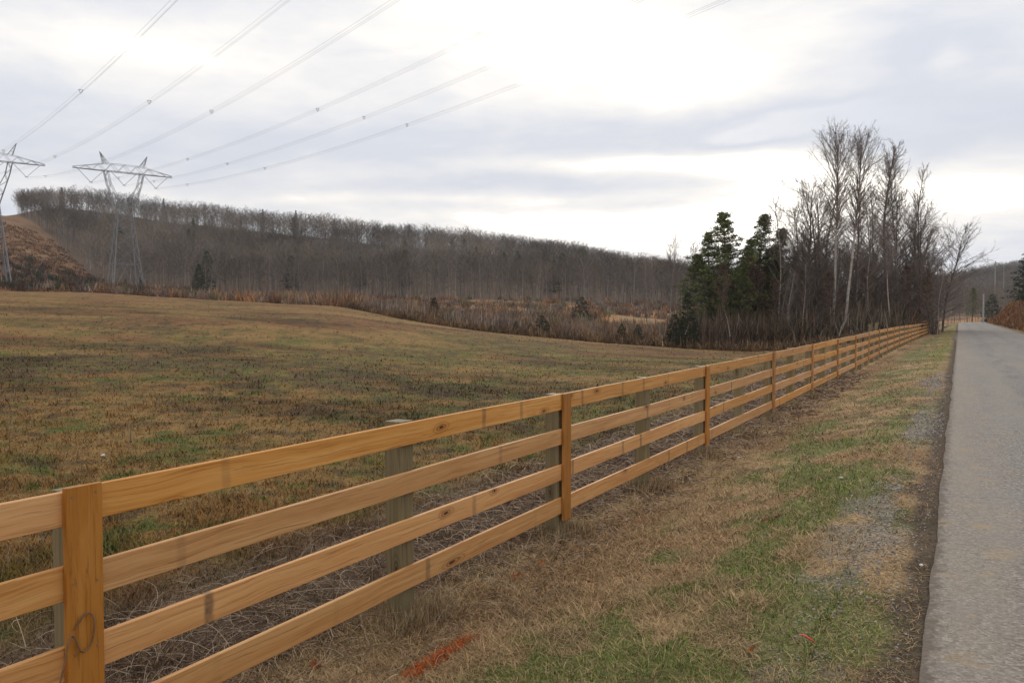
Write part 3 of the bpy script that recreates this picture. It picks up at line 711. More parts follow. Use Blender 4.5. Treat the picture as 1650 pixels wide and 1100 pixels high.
# ------------------------------------------------------------------ small things on the ground
def leaf_mesh(seed, s):
    r = random.Random(seed); V = [(0, 0, .012 * s)]; n = 15
    for k in range(n):
        a = 2 * pi * k / n; rad = s * (.55 + .45 * (k % 3 == 0)) * r.uniform(.85, 1.1)
        V.append((rad * cos(a), rad * sin(a) * .8, s * (.28 * sin(2 * a + r.random()) + r.uniform(.05, .35))))
    V = np.array(V); F = np.array([[0, 1 + k, 1 + (k + 1) % n] for k in range(n)])
    return V, [F]
LF = [(832, 940, .055, 'curled orange-brown leaf lying below the second cover board'), (872, 919, .042, 'pale tan leaf just beyond the curled orange-brown one'), (505, 1091, .055, 'rust-brown leaf at the bottom edge below the nearest boards'),
      (952, 951, .035, 'orange leaf at the edge of the green grass, right of the straw'), (1240, 850, .035, 'dark upright leaf in the greenest patch of the verge'), (1212, 1068, .030, 'buff leaf low on the verge near the red scrap'), (1175, 778, .035, 'reddish leaf in the mid verge beyond the green patch'),
      (1102, 800, .03, 'orange-tinted leaf in straw right of the third cover board')]
for i, (px, py, s, lb) in enumerate(LF):
    x, y, z = on_verge(px, py); V, F = leaf_mesh(i, s); o = mesh_obj('fallen_leaf', V, F, M_LEAF, loc=(x, y, z + .045)); o.rotation_euler = (.2, -.25, i * 1.3); tag(o, lb, 'leaf', 'fallen leaves')
def stone_obj(px, py, s, lb, field=False, m=M_STONE, name='stone'):
    x, y, z = on_verge(px, py); r = random.Random(int(px)); import bmesh
    bm = bmesh.new(); bmesh.ops.create_icosphere(bm, subdivisions=2, radius=s)
    for v in bm.verts: v.co *= r.uniform(.85, 1.1); v.co.z *= .6
    me = bpy.data.meshes.new(name); bm.to_mesh(me); bm.free(); me.materials.append(m); o = bpy.data.objects.new(name, me); COL.objects.link(o); o.location = (x, y, z + s * .45 + .02); return tag(o, lb, 'stone', 'small pale stones')
for px, py, s, lb in [(1358, 775, .022, 'small white stone in the mid verge, right of the green strip'), (1118, 698, .03, 'white stone beneath the boards left of the third cover board'), (1490, 919, .014, 'pale pebble on dark dirt at the road edge'), (163, 738, .035, 'white stone in the pasture above the nearest board'), (1192, 741, .022, 'pale stone on straw right of the third cover board')]:
    stone_obj(px, py, s, lb)
x, y, z = on_verge(1302, 1046)
V, F = beam((0, 0, 0), .085, .012, .004, 6, .001, lambda t: (.006 * sin(6 * t), .008 * sin(3 * t)))
o = mesh_obj('plastic_scrap', V, F, M_RED, loc=(x - .03, y, z + .055)); o.rotation_euler = (0, .12, -.35); tag(o, 'narrow scrap of red plastic lying in the verge grass', 'litter')

# ------------------------------------------------------------------ transmission towers
ARM = np.array([sin(radians(22.5)), cos(radians(22.5)), 0.]); LNE = np.array([sin(radians(112.5)), cos(radians(112.5)), 0.]); UP = np.array([0, 0, 1.])
def build_tower(cx, cy, gz, H, label):
    root = empty('transmission_tower', (cx, cy, gz)); tag(root, label, 'pylon', 'lattice transmission towers')
    P = lambda a, l, z: ARM * a + LNE * l + UP * z
    S = H / 39.5; zW = 22.2 * S; bw = 4.25 * S; ww = 1.95 * S; wl_ = 1.05 * S; zB = 34.2 * S
    def lv(z): t = z / zW; return bw + (ww - bw) * t, bw + (wl_ - bw) * t
    for sa in (-1, 1):
        for sl in (-1, 1):
            g = SG(); a0, l0 = lv(0); g.add(P(sa * a0, sl * l0, -1.0), P(sa * ww, sl * wl_, zW), .19, .14)
            g.build('leg', M_STEEL, root)
    g = SG(); lev = [0, 8.3 * S, 13.2 * S, 17.2 * S, 20 * S, zW]
    for z0, z1 in zip(lev[:-1], lev[1:]):
        a0, l0 = lv(z0); a1, l1 = lv(z1); c0 = [P(a0, l0, z0), P(-a0, l0, z0), P(-a0, -l0, z0), P(a0, -l0, z0)]; c1 = [P(a1, l1, z1), P(-a1, l1, z1), P(-a1, -l1, z1), P(a1, -l1, z1)]
        for k in range(4):
            k2 = (k + 1) % 4
            if z0 > 0: g.add(c0[k], c1[k2], .07); g.add(c0[k2], c1[k], .07)
            else:
                mid = (c1[k] + c1[k2]) / 2; g.add(c0[k], mid, .09); g.add(c0[k2], mid, .09)
                g.add((c0[k] * .5 + mid * .5), (c0[k] * .4 + c1[k] * .6), .06); g.add((c0[k2] * .5 + mid * .5), (c0[k2] * .4 + c1[k2] * .6), .06)
            if z1 in (lev[1], zW): g.add(c1[k], c1[k2], .12)
    g.build('body_bracing', M_STEEL, root)
    # the two arms of the window
    def colmn(sa):
        g = SG(); n = 7; inn = []; outr = []
        for k in range(n + 1):
            t = k / n; z = zW + (zB - zW) * t
            o = np.interp(t, [0, .72, 1], [ww, 4.6 * S, 5.3 * S]); i = np.interp(t, [0, .15, .72, 1], [ww * .0, .3 * S, 3.55 * S, 4.2 * S]); l = np.interp(t, [0, 1], [wl_, .6 * S])
            outr.append((o, l, z)); inn.append((i, l, z))
        for k in range(n):
            for sl in (-1, 1):
                g.add(P(sa * outr[k][0], sl * outr[k][1], outr[k][2]), P(sa * outr[k + 1][0], sl * outr[k + 1][1], outr[k + 1][2]), .09)
                if k > 0: g.add(P(sa * inn[k][0], sl * inn[k][1], inn[k][2]), P(sa * inn[k + 1][0], sl * inn[k + 1][1], inn[k + 1][2]), .07)
                pa_, pb_ = (inn[k], outr[k + 1]) if k % 2 else (outr[k], inn[k + 1])
                g.add(P(sa * pa_[0], sl * pa_[1], pa_[2]), P(sa * pb_[0], sl * pb_[1], pb_[2]), .06)
            g.add(P(sa * outr[k][0], outr[k][1], outr[k][2]), P(sa * outr[k + 1][0], -outr[k + 1][1], outr[k + 1][2]), .05)
        g.build('window_arm', M_STEEL, root)
    colmn(-1); colmn(1)
    # bridge
    g = SG(); Lh = 13.2 * S; xs_ = np.linspace(-Lh, Lh, 17)
    top = lambda a: zB + .35 * S + 1.75 * S * min(1, (Lh - abs(a)) / (Lh - 4.5 * S)); ll = lambda a: 1.0 * S * min(1, .08 + (Lh - abs(a)) / (Lh - 4.0 * S))
    for k in range(16):
        a, b = xs_[k], xs_[k + 1]
        for sl in (-1, 1):
            g.add(P(a, sl * ll(a), zB), P(b, sl * ll(b), zB), .10); g.add(P(a, sl * ll(a), top(a)), P(b, sl * ll(b), top(b)), .06)
            g.add(P(a, sl * ll(a), zB if k % 2 else top(a)), P(b, sl * ll(b), top(b) if k % 2 else zB), .055)
        g.add(P(a, ll(a), zB), P(b, -ll(b), zB), .055); g.add(P(a, -ll(a), zB), P(a, ll(a), zB), .055)
    g.build('crossarm', M_STEEL, root)
    for sa in (-1, 1):
        g = SG(); ap = P(sa * 6.3 * S, 0, H)
        for a in (4.2, 5.3):
            for sl in (-1, 1):
                b = P(sa * a * S, sl * 1.0 * S, top(a * S)); g.add(b, ap, .08)
        for t in (.3, .55, .78):
            c = [P(sa * a * S, sl * 1.0 * S, top(a * S)) * (1 - t) + ap * t for a, sl in ((4.2, 1), (5.3, 1), (5.3, -1), (4.2, -1))]
            for k in range(4): g.add(c[k], c[(k + 1) % 4], .045)
        g.build('earth_wire_peak', M_STEEL, root)
    att = []
    for k in (-1, 0, 1):
        c = k * 8.6 * S; bot = P(c, 0, zB - 3.6 * S); att.append(np.array([cx, cy, gz]) + bot)
        for s in (-1, 1):
            g = SG(); t0 = P(c + s * 3.2 * S, 0, zB - .2); n = 16
            for q in range(n):
                p0 = t0 + (bot - t0) * q / n; p1 = t0 + (bot - t0) * (q + 1) / n; g.add(p0, p0 + (p1 - p0) * .55, .08, .08); g.add(p0 + (p1 - p0) * .55, p1, .05, .05)
            g.build('insulator', M_INS, root)
        g = SG(); g.add(bot - ARM * .4, bot + ARM * .4, .10); g.build('line_clamp', M_STEEL, root)
    return att
TR = (-209.73, 153.29); TL = (-232.96, 129.23)
zR = ground(*TR); zL = ground(*TL)
attR = build_tower(TR[0], TR[1], zR, 48.2 - zR + .1, 'grey lattice steel tower standing fully in view below the wooded ridge')
attL = build_tower(TL[0], TL[1], zL, 50.0 - zL, 'grey lattice steel tower cut off by the left edge of the picture')
ordn = ['leftmost', 'middle', 'rightmost']
for att, th, m_, c_, sm_, who in ((attR, radians(108.83), -.0774, .000416, 285, 'right-hand'), (attL, radians(111.27), -.1286, .000469, 300, 'left-hand')):
    for k, A in enumerate(att):
        root = empty('power_line', tuple(A)); tag(root, f'{ordn[k]} of the three conductor bundles strung from the {who} tower', 'power line', 'conductor bundles overhead')
        dr = np.array([sin(th), cos(th), 0]); nr = np.array([cos(th), -sin(th), 0])
        s = np.linspace(0, sm_, 60)
        for (oa, oz) in ((-.23, 0.), (.23, 0.), (0., -.42)):
            P3 = dr[None] * s[:, None] + nr[None] * oa; P3[:, 2] = m_ * s + c_ * s * s + oz
            V, F = tube(P3, .0125, 4); mesh_obj('wire', V, F, M_WIRE, root)
        for sp in ((24, 70, 126) if who[0] == 'r' else (25, 81, 142, 200, 258)):
            c = dr * sp; c[2] = m_ * sp + c_ * sp * sp; g = SG()
            q = [c + nr * -.27 + UP * .05, c + nr * .27 + UP * .05, c - UP * .47]
            for i in range(3): g.add(q[i], q[(i + 1) % 3], .035)
            g.build('spacer', M_INS, root)

# ------------------------------------------------------------------ trees
def rot_about(v, ax, a):
    ax = ax / np.linalg.norm(ax); return v * cos(a) + np.cross(ax, v) * sin(a) + ax * (ax @ v) * (1 - cos(a))
def bare_tree(seed, H, R, cb, spread, ang, nb, n2, n3, tw=.012, shape='oval', lean=0., fork=0, wob=1.):
    """returns (trunk sticks, crown sticks)"""
    r = np.random.RandomState(seed); T = SG(); K = SG()
    def line(bag, p, d, L, r0, r1, n, up=0., w=.06):
        pts = [p]; dirs = [d]
        for i in range(n):
            d = d + r.normal(0, w, 3) + UP * up; d = d / np.linalg.norm(d); q = p + d * L / n
            bag.add(p, q, r0 + (r1 - r0) * i / n, r0 + (r1 - r0) * (i + 1) / n); p = q; pts.append(p); dirs.append(d)
        return pts, dirs
    def trunk(p, d, L, R, cb, nb, sp):
        n = 14; pts, dirs = line(T, p, d, L, R, .025, n, .02, .035 * wob)
        ga = r.uniform(0, 6)
        for k in range(nb):
            t = cb + (1 - cb) * ((k + r.random()) / nb); i = min(int(t * n), n - 1); u = t * n - i; q = pts[i] * (1 - u) + pts[i + 1] * u
            tt = (t - cb) / (1 - cb)
            ln = {'oval': (.35 + 1.2 * math.sqrt(max(0, tt * (1 - tt)))) * (1 - .25 * tt), 'top': .25 + .9 * tt * (1.25 - tt), 'cone': 1.05 - .8 * tt, 'fan': .30 + .75 * math.sin(pi * min(1, tt * .95)) ** .8, 'vase': .5 + .6 * (1 - tt)}[shape] * sp * r.uniform(.6, 1.15)
            ga += 2.4 + r.uniform(-.4, .4); a = ang * (1.15 - .45 * tt) * r.uniform(.8, 1.2)
            dd = dirs[i] * cos(a) + np.array([cos(ga), sin(ga), 0]) * sin(a); rb = min(R * (1 - t) * .55 + .012, R * .5)
            bp, bd = line(K, q, dd, ln, rb, tw, 5, .05, .10)
            for k2 in range(n2):
                t2 = .2 + .8 * (k2 + r.random()) / n2; i2 = min(int(t2 * 5), 4); q2 = bp[i2] + (bp[i2 + 1] - bp[i2]) * (t2 * 5 - i2)
                d2 = bd[i2] + r.normal(0, .52, 3) + UP * .12; d2 /= np.linalg.norm(d2); l2 = ln * .42 * (1.2 - .7 * t2) * r.uniform(.6, 1.3)
                cp, cd = line(K, q2, d2, l2, max(rb * .35 * (1 - t2), tw * 1.1), tw * .8, 3, .05, .12)
                for k3 in range(n3):
                    i3 = r.randint(0, 3); q3 = cp[i3] + (cp[i3 + 1] - cp[i3]) * r.random(); d3 = cd[i3] + r.normal(0, .5, 3) + UP * .1; d3 /= np.linalg.norm(d3)
                    line(K, q3, d3, l2 * .45 * r.uniform(.5, 1.3), tw * .85, tw * .5, 1, 0, 0)
    if fork:
        for s in range(fork):
            a = 2 * pi * s / fork + r.uniform(-.3, .3); trunk(np.array([.12 * cos(a), .12 * sin(a), -.3]), np.array([.10 * cos(a), .10 * sin(a), 1.]), H * r.uniform(.85, 1), R * .75, cb, nb // fork + 1, spread)
    else: trunk(np.array([0, 0, -.3]), np.array([lean, 0, 1.]), H, R, cb, nb, spread)
    return T, K
TREES = {}
def proto(key, name, T, K, mt, mk, leaves=None, ml=None):
    parts = []; zt = max(np.percentile(np.array(K.b)[:, 2], 99.7) if K is not None and len(K.a) else 0, np.percentile(leaves[0][:, 2], 99.7) if leaves is not None else 0, .5); q = 10. / zt
    V, F = T.arrays(6); V = V * q; parts.append(mesh_obj('trunk', V, F, mt, link=False, smooth=True))
    cr = []
    if K is not None and len(K.a):
        V, F = K.arrays(3); V = V * q; parts.append(mesh_obj('crown' if leaves is None else 'branches', V, F, mk, link=False))
    if leaves is not None: parts.append(mesh_obj('crown', leaves[0] * q, leaves[1], ml, link=False))
    TREES[key] = (name, parts)
def plant(key, px, Z, top_y, label, group, rz=None, H=None, wide=1., sink=.1):
    name, parts = TREES[key]; x, y, z = gpt(px, Z)
    if H is None: H = EYE + (512 - top_y) * Z / FPX - z
    o = empty(name, (x, y, z - sink), RS.uniform(0, 6.28) if rz is None else rz); s = H / 10.; o.scale = (s * wide, s * wide, s)
    for p in parts:
        c = p.copy(); COL.objects.link(c); c.parent = o
    tag(o, label, 'tree', group); return o
# every prototype is 10 m tall
proto('poplar1', 'bare_tree', *bare_tree(1, 10, .085, .55, 2.2, .62, 72, 8, 6, .0042, 'fan', 0, 0, .6), M_PALE, M_TWIG)
proto('poplar2', 'bare_tree', *bare_tree(2, 10, .075, .55, 2.0, .6, 66, 8, 6, .0042, 'fan', .02, 0, .8), M_PALE, M_TWIG)
proto('poplar3', 'bare_tree', *bare_tree(12, 10, .08, .45, 1.5, .8, 56, 7, 6, .0045, 'oval', -.02, 0, 1.), M_BARK, M_TWIG)
proto('oak1', 'bare_tree', *bare_tree(3, 10, .13, .22, 4.2, .95, 60, 9, 7, .0062, 'oval', 0, 0, 1.), M_BARK, M_TWIG)
proto('oak2', 'bare_tree', *bare_tree(4, 10, .12, .15, 3.7, .9, 60, 9, 6, .0065, 'oval', .04, 2, 1.2), M_DARKB, M_TWIG)
proto('oak3', 'bare_tree', *bare_tree(5, 10, .12, .22, 4.6, 1.05, 56, 8, 7, .0075, 'oval', -.12, 0, 1.5), M_DARKB, M_TWIG)
proto('thin1', 'bare_tree', *bare_tree(6, 10, .055, .3, 2.0, .75, 44, 7, 5, .0065, 'oval', .05, 0, 1.2), M_PALE, M_TWIG)
proto('thin2', 'bare_tree', *bare_tree(7, 10, .06, .2, 2.6, .85, 46, 7, 6, .0075, 'oval', -.05, 0, 1.4), M_BARK, M_TWIG)
proto('bush1', 'bare_tree', *bare_tree(8, 10, .08, .05, 4.2, .95, 52, 8, 6, .010, 'oval', 0, 4, 1.5), M_DARKB, M_TWIG)
# far trees: fewer, thicker twigs
proto('far1', 'bare_tree', *bare_tree(21, 10, .10, .28, 4.2, 1.0, 24, 5, 4, .016, 'oval', 0, 0, 1.), M_BARK, M_TWIG)
proto('far2', 'bare_tree', *bare_tree(22, 10, .10, .4, 3.6, .9, 22, 5, 4, .016, 'top', .03, 0, 1.), M_BARK, M_TWIG)
proto('far3', 'bare_tree', *bare_tree(23, 10, .09, .25, 4.4, 1.0, 24, 5, 4, .016, 'oval', -.03, 0, 1.), M_PALE, M_TWIG)

def leaf_quads(c, s, r):
    N = len(c); a = r.normal(0, 1, (N, 3)); a /= np.linalg.norm(a, axis=1, keepdims=True); b = np.cross(a, r.normal(0, 1, (N, 3))); b /= np.linalg.norm(b, axis=1, keepdims=True)
    a = a * s[:, None]; b = b * s[:, None] * .55
    V = np.stack([c - a, c - b * .9, c + a, c + b], 1).reshape(-1, 3); k = (np.arange(N) * 4)[:, None]
    return V, [np.concatenate([k, k + 1, k + 2, k + 3], 1)]
def pine_tree(seed, cb=.3, spread=2.2, nb=80, clumps=8, per=18, size=.065, tiers=False):
    r = np.random.RandomState(seed); T = SG(); K = SG(); p = np.array([0, 0, -.3]); pts = [p]; n = 14; dd = np.array([r.uniform(-.03, .03), r.uniform(-.03, .03), 1.])
    for i in range(n):
        dd = dd + r.normal(0, .015, 3); q = p + dd / dd[2] * 10.2 / n; T.add(p, q, .14 * (1 - i / n) + .01, .14 * (1 - (i + 1) / n) + .01); p = q; pts.append(p)
    C = []; ga = 0
    for k in range(nb):
        t = cb + (1 - cb) * (k + r.random()) / nb; i = min(int(t * n), n - 1); q = pts[i] + (pts[i + 1] - pts[i]) * (t * n - i); tt = (t - cb) / (1 - cb)
        L = spread * (.07 + 1.0 * (1 - tt) ** .75 * min(1, .5 + 2.2 * tt)) * (r.uniform(.25, 1.4) if tt < .6 else r.uniform(.6, 1.1)); ga += 2.4 + r.uniform(-.5, .5); e = -.05 + .75 * tt + r.uniform(-.15, .25)
        d_ = np.array([cos(ga) * cos(e), sin(ga) * cos(e), sin(e)]); b = q; m = 4
        for j in range(m):
            d_ = d_ + UP * .07 + r.normal(0, .06, 3); d_ /= np.linalg.norm(d_); e2 = b + d_ * L / m; K.add(b, e2, .025 * (1 - j / m) + .006, .02 * (1 - (j + 1) / m) + .006)
            if j > 0:
                for _ in range(clumps // 3 + (j == m - 1) * 2):
                    c = e2 + r.normal(0, .07 + .12 * (1 - tt), 3) * np.array([1, 1, .55]); C.append(c + r.normal(0, .09, (per, 3)) * np.array([1, 1, .6]))
            b = e2
    C = np.concatenate(C); return T, K, leaf_quads(C, r.uniform(.5, 1.2, len(C)) * size, r)
def cone_tree(seed, w=1.6, n=5200, size=.11, base=.02, pw=.8, tiers=0):
    r = np.random.RandomState(seed); T = SG(); T.add((0, 0, -.3), (0, 0, 5), .14, .08); T.add((0, 0, 5), (0, 0, 9.8), .08, .015)
    lob = r.uniform(.72, 1.2, (9, 14)); K = SG(); C = []
    for _ in range(n // 10):
        t = base + (1 - base) * (1 - (1 - r.random()) ** .62); a = r.uniform(0, 2 * pi); l = lob[min(int(t * 9), 8), int(a / 2 / pi * 14) % 14]
        rad = w * (1 - t) ** pw * l * (.25 + .75 * r.random() ** .45) + .04
        if tiers: rad *= .62 + .5 * abs(sin(t * tiers * pi + .8 * sin(a)))
        z = t * 10 - (.22 * rad if tiers else -.12 * rad); c = np.array([rad * cos(a), rad * sin(a), z]); C.append(c + r.normal(0, .10, (10, 3)) * np.array([1.2, 1.2, .7]))
        if r.random() < .25: K.add((0, 0, z - .2 * rad), c, .03, .008)
    C = np.concatenate(C); return T, K, leaf_quads(C, r.uniform(.5, 1.2, len(C)) * size, r)
T_, K_, L_ = pine_tree(31); proto('pine1', 'pine_tree', T_, K_, M_DARKB, M_DARKB, L_, M_PINE)
T_, K_, L_ = pine_tree(32, .25, 2.0, 74); proto('pine2', 'pine_tree', T_, K_, M_DARKB, M_DARKB, L_, M_PINE)
T_, K_, L_ = cone_tree(33); proto('cedar1', 'cedar_tree', T_, K_, M_DARKB, M_DARKB, L_, M_CEDAR)
T_, K_, L_ = cone_tree(34, 2.6, 4200, .16, .02, .6); proto('cedar2', 'cedar_tree', T_, K_, M_DARKB, M_DARKB, L_, M_CEDAR)
T_, K_, L_ = cone_tree(35, 2.5, 9000, .10, .08, .75, 11); proto('spruce', 'spruce_tree', T_, K_, M_DARKB, M_DARKB, L_, M_HEM)
# saplings holding on to rust-brown leaves
for key, sd in (('rust1', 41), ('rust2', 42)):
    T_, K_ = bare_tree(sd, 10, .09, .12, 2.0, .75, 34, 5, 3, .012, 'oval', 0, 0, 1.2); B_ = np.array(K_.b); rr_ = np.random.RandomState(sd); B_ = B_[rr_.uniform(0, 1, len(B_)) < .8]
    B_ = np.repeat(B_, 3, 0) + rr_.normal(0, .07, (len(B_) * 3, 3)); proto(key, 'rusty_leaved_tree', T_, K_, M_DARKB, M_TWIG, leaf_quads(B_, rr_.uniform(.05, .10, len(B_)), rr_), M_RUST)

GV = 'bare trees of the roadside grove'
plant('poplar1', 1341, 79, 192, 'tallest bare poplar with pale trunk, left of the near-twin pair', GV, wide=.95)
plant('poplar2', 1360, 80, 203, 'tall bare poplar with pale trunk, right of the near-twin pair', GV)
plant('poplar3', 1330, 95, 285, 'bare tree with a bushy grey top just left of the two tall poplars', GV, wide=1.2)
plant('poplar3', 1424, 97, 222, 'tall bare poplar in the right-hand half of the grove, dark trunked', GV, wide=1.05)
plant('poplar2', 1449, 98, 236, 'slim bare poplar just right of the tall dark trunked one', GV, wide=.8)
plant('poplar3', 1472, 100, 263, 'narrow bare pole-like tree near the right end of the grove', GV, wide=.7)
plant('oak1', 1300, 90, 285, 'wide rounded bare crown on the left of the tall poplars', GV, wide=1.0)
plant('oak2', 1325, 88, 300, 'twin-stemmed bare tree below the tall poplars', GV)
plant('oak1', 1378, 90, 300, 'rounded bare tree right of the tall poplars', GV, rz=2.)
plant('oak2', 1410, 95, 295, 'forked dark-stemmed bare tree left of the dark trunked poplar', GV, wide=.8)
plant('oak1', 1440, 98, 300, 'twiggy bare tree behind the slim poplar', GV, wide=.8, rz=1.)
plant('oak2', 1484, 99, 305, 'forked bare tree beside the narrow pole-like one', GV, wide=.8)
plant('oak3', 1505, 100, 342, 'bare tree leaning over towards the road with sweeping branches', GV, rz=.5, wide=.9)
plant('oak3', 1518, 103, 352, 'last bare tree of the grove, spreading over the road side', GV, rz=3.6, wide=.95)
plant('thin1', 1258, 85, 312, 'thin bare tree rising between the pines and the wide crown', GV)
plant('thin2', 1276, 87, 330, 'spindly bare tree at the left shoulder of the wide crown', GV)
plant('thin1', 1395, 84, 340, 'thin pale stemmed bare tree in the middle of the grove', GV)
plant('poplar2', 1436, 80, 345, 'young bare tree with whitish stem right of the grove centre', GV)
plant('thin1', 1268, 78, 430, 'slanting pale sapling in front of the dark grove, left one', GV)
plant('thin1', 1294, 78, 415, 'slanting pale sapling in front of the dark grove, right one', GV)
plant('thin1', 1080, 130, 372, 'lone thin bare tree standing tall left of the pines', 'thin bare trees left of the pines', wide=.8)
plant('thin2', 1090, 132, 385, 'shorter of the thin bare trees left of the pines', 'thin bare trees left of the pines', wide=.6)
plant('thin1', 1107, 131, 380, 'thin bare tree nearest the pines on their left', 'thin bare trees left of the pines', wide=.8)
plant('thin1', 1044, 128, 415, 'low thin bare tree farthest left of the pines', 'thin bare trees left of the pines', wide=.8)
for k in range(64):
    px = 1150 + 365 * (k + RS.uniform(0, 1)) / 64; plant(['thin2', 'oak2', 'bush1', 'thin1', 'oak1'][k % 5], px, RS.uniform(84, 112), RS.uniform(365, 440) if px > 1270 else RS.uniform(410, 455), 'smaller bare tree in the thicket of the grove', 'understorey trees of the grove', wide=RS.uniform(.9, 1.4))
for k in range(12):
    px = 1150 + 340 * (k + RS.uniform(0, 1)) / 12; plant(['rust1', 'rust2'][k % 2], px, RS.uniform(77, 92), RS.uniform(425, 485) if px > 1240 else RS.uniform(395, 470), 'small tree holding rust-brown leaves among the dark trunks', 'rusty-leaved trees of the grove', wide=1.1)
GP = 'pines at the left end of the grove'
plant('pine1', 1176, 86, 343, 'tallest green pine at the left end of the grove', GP, wide=1.3)
plant('pine2', 1215, 88, 345, 'slim-topped green pine in the middle of the pine group', GP, wide=1.25)
plant('pine2', 1244, 90, 368, 'right-hand green pine of the group, beside bare twigs', GP, wide=1.25)
plant('pine2', 1147, 87, 372, 'left-hand low green pine of the group', GP, rz=2.2, wide=1.25)
plant('pine1', 1197, 90, 385, 'green pine filling the gap behind the two tallest', GP, rz=4.)
plant('pine2', 1190, 84, 420, 'young pine low in front of the pine group', GP)
plant('pine2', 1162, 89, 392, 'green pine just left of the tallest one', GP, rz=1., wide=1.4)
plant('pine1', 1199, 92, 400, 'green pine right behind the tallest one', GP, rz=5., wide=1.4)
plant('pine1', 1230, 91, 402, 'green pine between the slim-topped one and the right-hand one', GP, rz=3., wide=1.4)
plant('pine2', 1257, 93, 412, 'low green pine half hidden by bare twigs at the right of the group', GP, rz=2., wide=1.3)
plant('pine1', 1136, 86, 408, 'lowest green pine at the outer left of the group', GP, rz=.7, wide=1.4)
GC = 'cedars along the field edge'
for px, Z, ty, key, wd, lb in [(1108, 76, 470, 'cedar1', 1.55, 'big dark conical cedar at the left foot of the pines'), (1088, 78, 505, 'cedar2', 1.4, 'squat dark cedar against the left side of the big conical one'),
        (1002, 82, 520, 'cedar2', 1.4, 'low cedar at the field edge, the left of a close pair'), (1028, 81, 522, 'cedar2', 1.4, 'low cedar at the field edge, the right of a close pair'),
        (873, 85, 507, 'cedar2', 1.9, 'bushy green cedar on the field edge, centre of the view'), (855, 86, 520, 'cedar2', 1.5, 'small cedar touching the left side of the bushy green one'), (831, 86.5, 516, 'cedar2', 1.1, 'narrow small cedar on the field edge left of the bushy pair'),
        (700, 108, 479, 'cedar1', 2.1, 'upright dark cedar in the scrub left of centre'), (746, 105, 500, 'cedar2', 1.4, 'small dark cedar right of the upright one in the scrub'), (667, 112, 492, 'cedar2', .5, 'small cedar left of the upright one in the scrub'),
        (937, 190, 478, 'cedar2', 1.7, 'distant round cedar on the pale clearing'), (321, 215, 425, 'cedar1', 1.7, 'green cedar at the wood edge right of the full tower'), (229, 240, 437, 'cedar1', .9, 'dark cedar seen against the right leg of the full tower'), (203, 225, 449, 'cedar2', .8, 'dark cedar between the legs of the full tower'),
        (1507, 104, 508, 'cedar2', 1.0, 'dark round bush at the far end of the road fence')]:
    plant(key, px, Z, ty, lb, GC, wide=wd)
plant('spruce', 1664, 150, 388, 'dark evergreen with drooping boughs on the bank at the right edge', 'evergreens across the road', wide=1.6)
plant('spruce', 1700, 165, 395, 'dark evergreen behind the one at the right edge', 'evergreens across the road', wide=1.1)
plant('pine2', 1566, 262, 463, 'dark evergreen beyond the road crest, left of the short pole', 'evergreens beyond the crest', wide=1.3)
plant('cedar2', 1598, 255, 474, 'dark evergreen between pole and bank beyond the road crest', 'evergreens beyond the crest', wide=1.5)
for k in range(34):
    px = 1512 + 120 * (k + RS.uniform(0, 1)) / 34; plant(['far1', 'far2', 'far3'][k % 3], px, RS.uniform(275, 330), RS.uniform(450, 472), 'bare tree in the hazy thicket beyond the road crest', 'bare trees beyond the road crest', wide=.8)

# skyline and wood-edge trees one can tell apart
for k in range(120):
    px = 36 + 1080 * (k + RS.uniform(-.3, .3)) / 120
    ty = np.interp(px, [36, 60, 130, 240, 400, 520, 650, 760, 850, 950, 1050, 1120], [318, 300, 299, 317, 335, 350, 366, 368, 386, 401, 416, 432]) + RS.uniform(-5, 9)
    plant(['far1', 'far2', 'far3'][k % 3], px, RS.uniform(585, 612), ty, 'bare tree standing on the crest of the wooded ridge', 'bare trees along the ridge crest', wide=.8)
for k, (px, ty) in enumerate([(103, 300), (266, 318), (478, 337), (660, 360), (425, 335), (540, 350), (810, 378), (905, 393)]):
    plant('cedar1', px, 590, ty + 3, 'dark evergreen among bare trees on the ridge crest', 'evergreens along the ridge crest', wide=1.)
for k in range(100):
    px = 205 + 900 * (k + RS.uniform(-.4, .4)) / 100; Z = float(np.interp(px, [205, 400, 800, 1100], [288, 288, 292, 270])) + RS.uniform(-6, 4)
    plant(['far1', 'far2', 'far3', 'far3'][k % 4], px, Z, 0, 'bare tree at the foot of the wooded hill above the scrub', 'bare trees along the wood edge', H=RS.uniform(11, 17), wide=.8)

for k in range(34):
    px = RS.uniform(190, 1090); Z = RS.uniform(300, 560); plant(['pine1', 'pine2', 'cedar2'][k % 3], px, Z, 0, 'dark green evergreen standing within the leafless hillside woods', 'evergreens scattered in the hillside woods', H=RS.uniform(10, 17), wide=RS.uniform(.9, 1.4))
